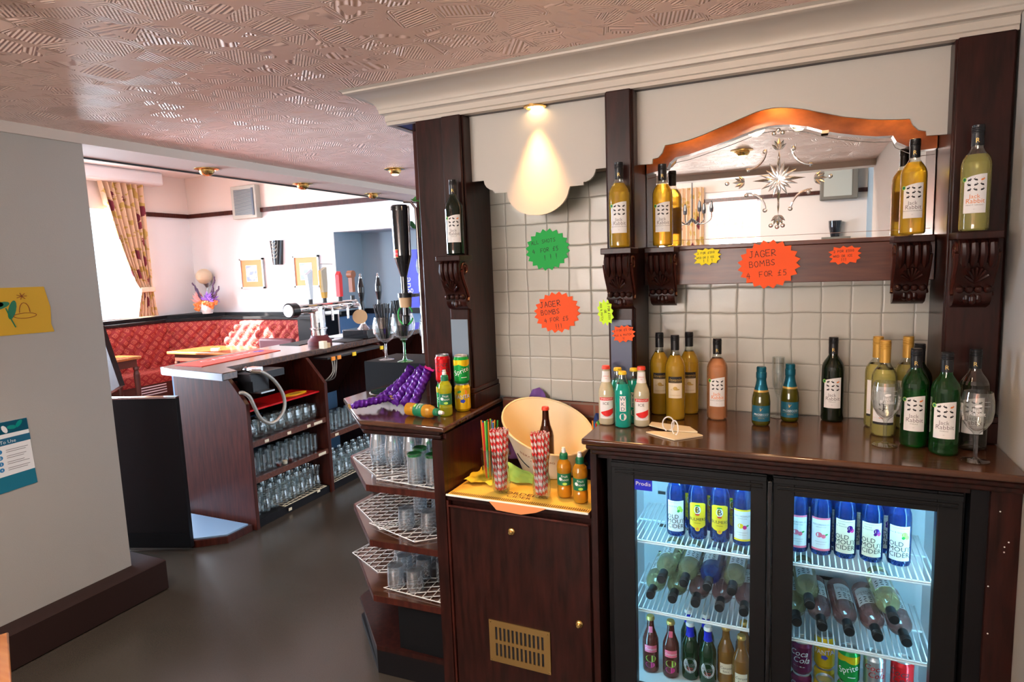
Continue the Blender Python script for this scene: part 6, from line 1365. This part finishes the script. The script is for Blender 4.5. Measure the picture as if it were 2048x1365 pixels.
for k, (x, z) in enumerate(((-8.09, 1.30), (-8.03, 1.33), (-7.97, 1.33), (-7.90, 1.32), (-7.83, 1.31), (-7.78, 1.33), (-8.08, 1.24), (-8.00, 1.27), (-7.86, 1.27))):
    g = G(); y = vc[1] - .06 + .03 * (k % 3)
    for j in range(7): a = j * .9; g.ball((x + .025 * cos(a), y + .02 * sin(a * 1.7), z + .02 * sin(a)), .02, 'flower_orange', 8)
    g.build('orange_flower', t)
g = G()
for (x0, x1, z1) in ((-8.0, -8.20, 1.62), (-8.0, -8.15, 1.56), (-7.9, -7.73, 1.70), (-7.88, -7.66, 1.56), (-7.9, -7.78, 1.52)):
    for k in range(12): f_ = .35 + .65 * k / 11; x = x0 + (x1 - x0) * f_; z = 1.3 + (z1 - 1.3) * f_; g.ball((x, vc[1] + .01 * sin(k * 5), z), .016 * (1.2 - .5 * f_), 'dried_purple', 6, sz=1.6)
    g.tube([(vc[0], vc[1], 1.3), (x1, vc[1], z1)], .003, 'dried_purple', 4)
g.build('dried_stems', t)
t = T('globe_lamp', 'amber glass globe lamp on a stem behind the flowers', 'lamp', (-8.10, 6.66, 1.17))
G().ball((-8.10, 6.68, 1.72), .115, 'globe_amber', 22).build('globe', t); G().lathe([(.06, .46), (.055, .44), (.03, .40), (.012, .38), (.012, .01), (.05, .006), (.05, 0), (0, 0)], 'steel', (-8.10, 6.72, 1.1705)).build('lamp_stem', t)
# tables and chair
def table(lab, pts, top='table_top'):
    cx = sum(p[0] for p in pts) / 4; cy = sum(p[1] for p in pts) / 4; t = T('pub_table', lab, 'table', (cx, cy, .006))
    G().prism(pts, .725, .76, top).build('table_top', t, bevel=.008)
    q = [(cx + (x - cx) * .86, cy + (y - cy) * .84) for x, y in pts]; G().prism(q, .63, .724, 'table_wood').build('apron', t)
    for x, y in q:
        x = cx + (x - cx) * .95; y = cy + (y - cy) * .95
        G().lathe([(.03, .63), (.034, .60), (.024, .58), (.036, .54), (.030, .3), (.022, .12), (.028, .09), (.018, .0065), (0, .0065)], 'table_wood', (x, y, 0), 14).build('leg', t)
table('orange-brown pub table catching the sun before the banquette', [(-7.50, 5.50), (-6.28, 5.54), (-6.45, 6.12), (-7.40, 6.14)])
table('small pub table at the left end of the lounge view', [(-7.85, 4.45), (-7.40, 4.50), (-7.46, 5.13), (-7.85, 5.10)])
tag(G().cbox((-6.95, 5.80, .767), (.10, .06, .012), 'paper', .4).build('menu_card'), 'small white card lying on the sunlit orange table', 'card')
t = T('lounge_chair', 'dark red upholstered chair seen over the bar top', 'chair', (-5.55, 5.55, .006))
Mc = Matrix.Translation((-5.55, 5.5, 0)) @ Matrix.Rotation(.0, 4, 'Z')
G().box(-.27, .27, -.04, .03, .62, .965, 'chair_red', Mc).build('backrest', t, bevel=.03); G().box(-.25, .25, -.03, .42, .40, .47, 'chair_red', Mc).build('seat', t, bevel=.02)
for sx in (-1, 1):
    for y in (0, .38): G().box(sx * .22 - .018, sx * .22 + .018, y - .018, y + .018, .0065, .42 if y else .64, 'table_wood', Mc).build('leg', t)
t = T('wall_poster', 'blue poster with pale lettering in the lounge alcove', 'poster', (-4.85, 7.35, 1.0))
G().box(-4.96, -4.50, 7.335, 7.3395, 1.18, 1.98, 'logo_blue').build('board', t); G().text('ogue', -4.86, 1.45, .16, 'paper', lambda x, z: (x, 7.332, z), rot=pi / 2).disc(-4.70, 1.75, .06, .12, 'photo_blue', lambda x, z: (x, 7.332, z)).build('printing', t, smooth=False)
# brass eyeball spots
def spot(x, y, z, lab, lit=False):
    t = T('ceiling_spot', lab, 'light', (x, y, z), 'brass eyeball spots'); k = 1.0
    G().lathe([(.075, 0), (.075, -.004), (.052, -.010), (.048, -.004)], 'brass', (x, y, z - .0005), 26).build('ring', t)
    G().ball((x + .006, y - .004, z - .012), .046, 'brass', 18, sz=.75).build('eyeball', t)
    if lit: G().lathe([(0, -.048), (.020, -.046), (.026, -.040)], 'lamp_glow', (x + .006, y - .004, z - .001), 18).build('bulb', t); light('ceiling_spot_beam', 'SPOT', (x, y, z - .07), 22, (1, .66, .34), to=(x, y, 0), size=.04, spot=120, blend=.8)
spot(-3.43, 2.925, 2.40, 'brass eyeball spot on the beam nearest the left wall'); spot(-3.47, 3.826, 2.40, 'brass eyeball spot on the beam, middle of three'); spot(-3.47, 4.707, 2.40, 'brass eyeball spot on the beam farthest from the left wall')
spot(-2.686, 3.926, 2.45, 'lit brass eyeball spot in the textured ceiling by the pilaster', True)
# ---------------------------------------------------------------- out of view: ceiling lamps, added fill lights, and things seen in the mirror
for x, y in ((-1.9, .9), (-.35, .3), (-2.5, -.4), (0, 1.1)): spot(x, y, 2.45, 'lit brass eyeball spot over the serving area', True)
t = T('globe_light', 'small warm globe lamp on the serving-area ceiling', 'lamp', (-.2, 1.45, 2.45))
G().lathe([(.05, 2.449), (.045, 2.435), (.03, 2.43), (.03, 2.42)], 'brass', (-.2, 1.45, 0), 20).build('ceiling_cup', t); G().ball((-.2, 1.45, 2.385), .045, 'pendant_glow', 20).build('globe', t)
light('pendant_lamp_glow', 'POINT', (-.2, 1.45, 2.385), 16, (1, .72, .48), size=.05)
t = T('rear_curtain', 'beige striped curtain between the rear windows', 'curtain', (-1.32, -3.88, 1.05))
G().grid(lambda u, v: (-1.50 + .36 * u, -3.90 + .03 * sin(u * 2 * pi * 6), 1.05 + 1.62 * v), 80, 10, 'curtain_cloth', lambda u, v: (u, v * 2)).build('fabric_panel', t, ang=80)
t = T('added_cool_spot', 'added cool white fill spot in the serving-area ceiling, out of view', 'light', (-2.2, .75, 2.45))  # unseen spot added to brighten the shelf glasses and floor
G().lathe([(0, 0), (.04, 0)], 'added_lamp_glow', (-2.2, .75, 2.446), 20).build('bulb', t); G().lathe([(.04, 0), (.052, -.004), (.06, 0)], 'steel', (-2.2, .75, 2.4495), 20).build('ring', t)
light('added_cool_beam', 'SPOT', (-2.2, .75, 2.43), 55, (.74, .87, 1), to=(-2.0, 2.0, 0), size=.04, spot=95, blend=.8)
t = T('added_tube', 'added white fill batten on the serving-area ceiling, out of view', 'light', (-1.9, -.3, 2.45))  # unseen batten added as front fill for the back bar
G().box(-2.45, -1.35, -.34, -.26, 2.40, 2.449, 'white_plastic').build('housing', t, bevel=.004); G().tube([(-2.42, -.30, 2.385), (-1.38, -.30, 2.385)], .013, 'added_lamp_glow', 10).build('tube', t)
light('added_tube_fill', 'AREA', (-1.9, -.30, 2.365), 16, (1, .93, .86), to=(-1.6, .6, 1.2), size=1.0, size_y=.06)
t = T('added_panel', 'added square fill panel on the rear room ceiling', 'light', (-1.2, -1.35, 2.88))  # panel added to brighten the rear wall reflected in the mirror
G().box(-1.8, -.6, -1.65, -1.05, 2.85, 2.879, 'white_plastic').box(-1.77, -.63, -1.62, -1.08, 2.845, 2.85, 'added_lamp_glow').build('panel', t)
light('added_panel_fill', 'AREA', (-1.2, -1.35, 2.83), 110, (1, .88, .78), to=(-1.2, -2.4, 1.0), size=1.1, size_y=.5)
t = T('wall_speaker', 'grey square box on the rear wall seen in the mirror', 'speaker', (.48, -3.9, 2.38))
G().box(.27, .69, -3.995, -3.85, 2.38, 2.79, 'speaker_grey').build('cabinet', t, bevel=.01); G().box(.31, .62, -3.85, -3.845, 2.42, 2.75, 'vent_metal').build('front_cloth', t)
t = T('chandelier', 'black iron chandelier reflected in the mirror', 'lamp', (-1.02, -2.0, 2.05))
G().tube([(-1.02, -2, 2.879), (-1.02, -2, 2.10)], .007, 'black_plastic', 8).build('rod', t)
for k in range(6):
    a = k * pi / 3; g = G().tube(smooth([(-1.02, -2, 2.15), (-1.02 + .09 * cos(a), -2 + .09 * sin(a), 2.08), (-1.02 + .19 * cos(a), -2 + .19 * sin(a), 2.12), (-1.02 + .20 * cos(a), -2 + .20 * sin(a), 2.2)]), .006, 'black_plastic', 6)
    g.build('arm', t); G().lathe([(.018, 2.2), (.022, 2.24), (.012, 2.30), (0, 2.32)], 'black_plastic', (-1.02 + .20 * cos(a), -2 + .20 * sin(a), 0), 10).build('candle_cup', t)
tag(G().lathe([(0, 0), (.05, 0), (.07, .12), (.075, .2), (0, .2)], 'black_gloss', (.45, -3.93, 1.92)).box(.30, .62, -3.995, -3.86, 1.78, 1.919, 'speaker_grey').build('rear_shelf_pot'), 'black pot on a grey wall bracket seen in the mirror', 'pot')
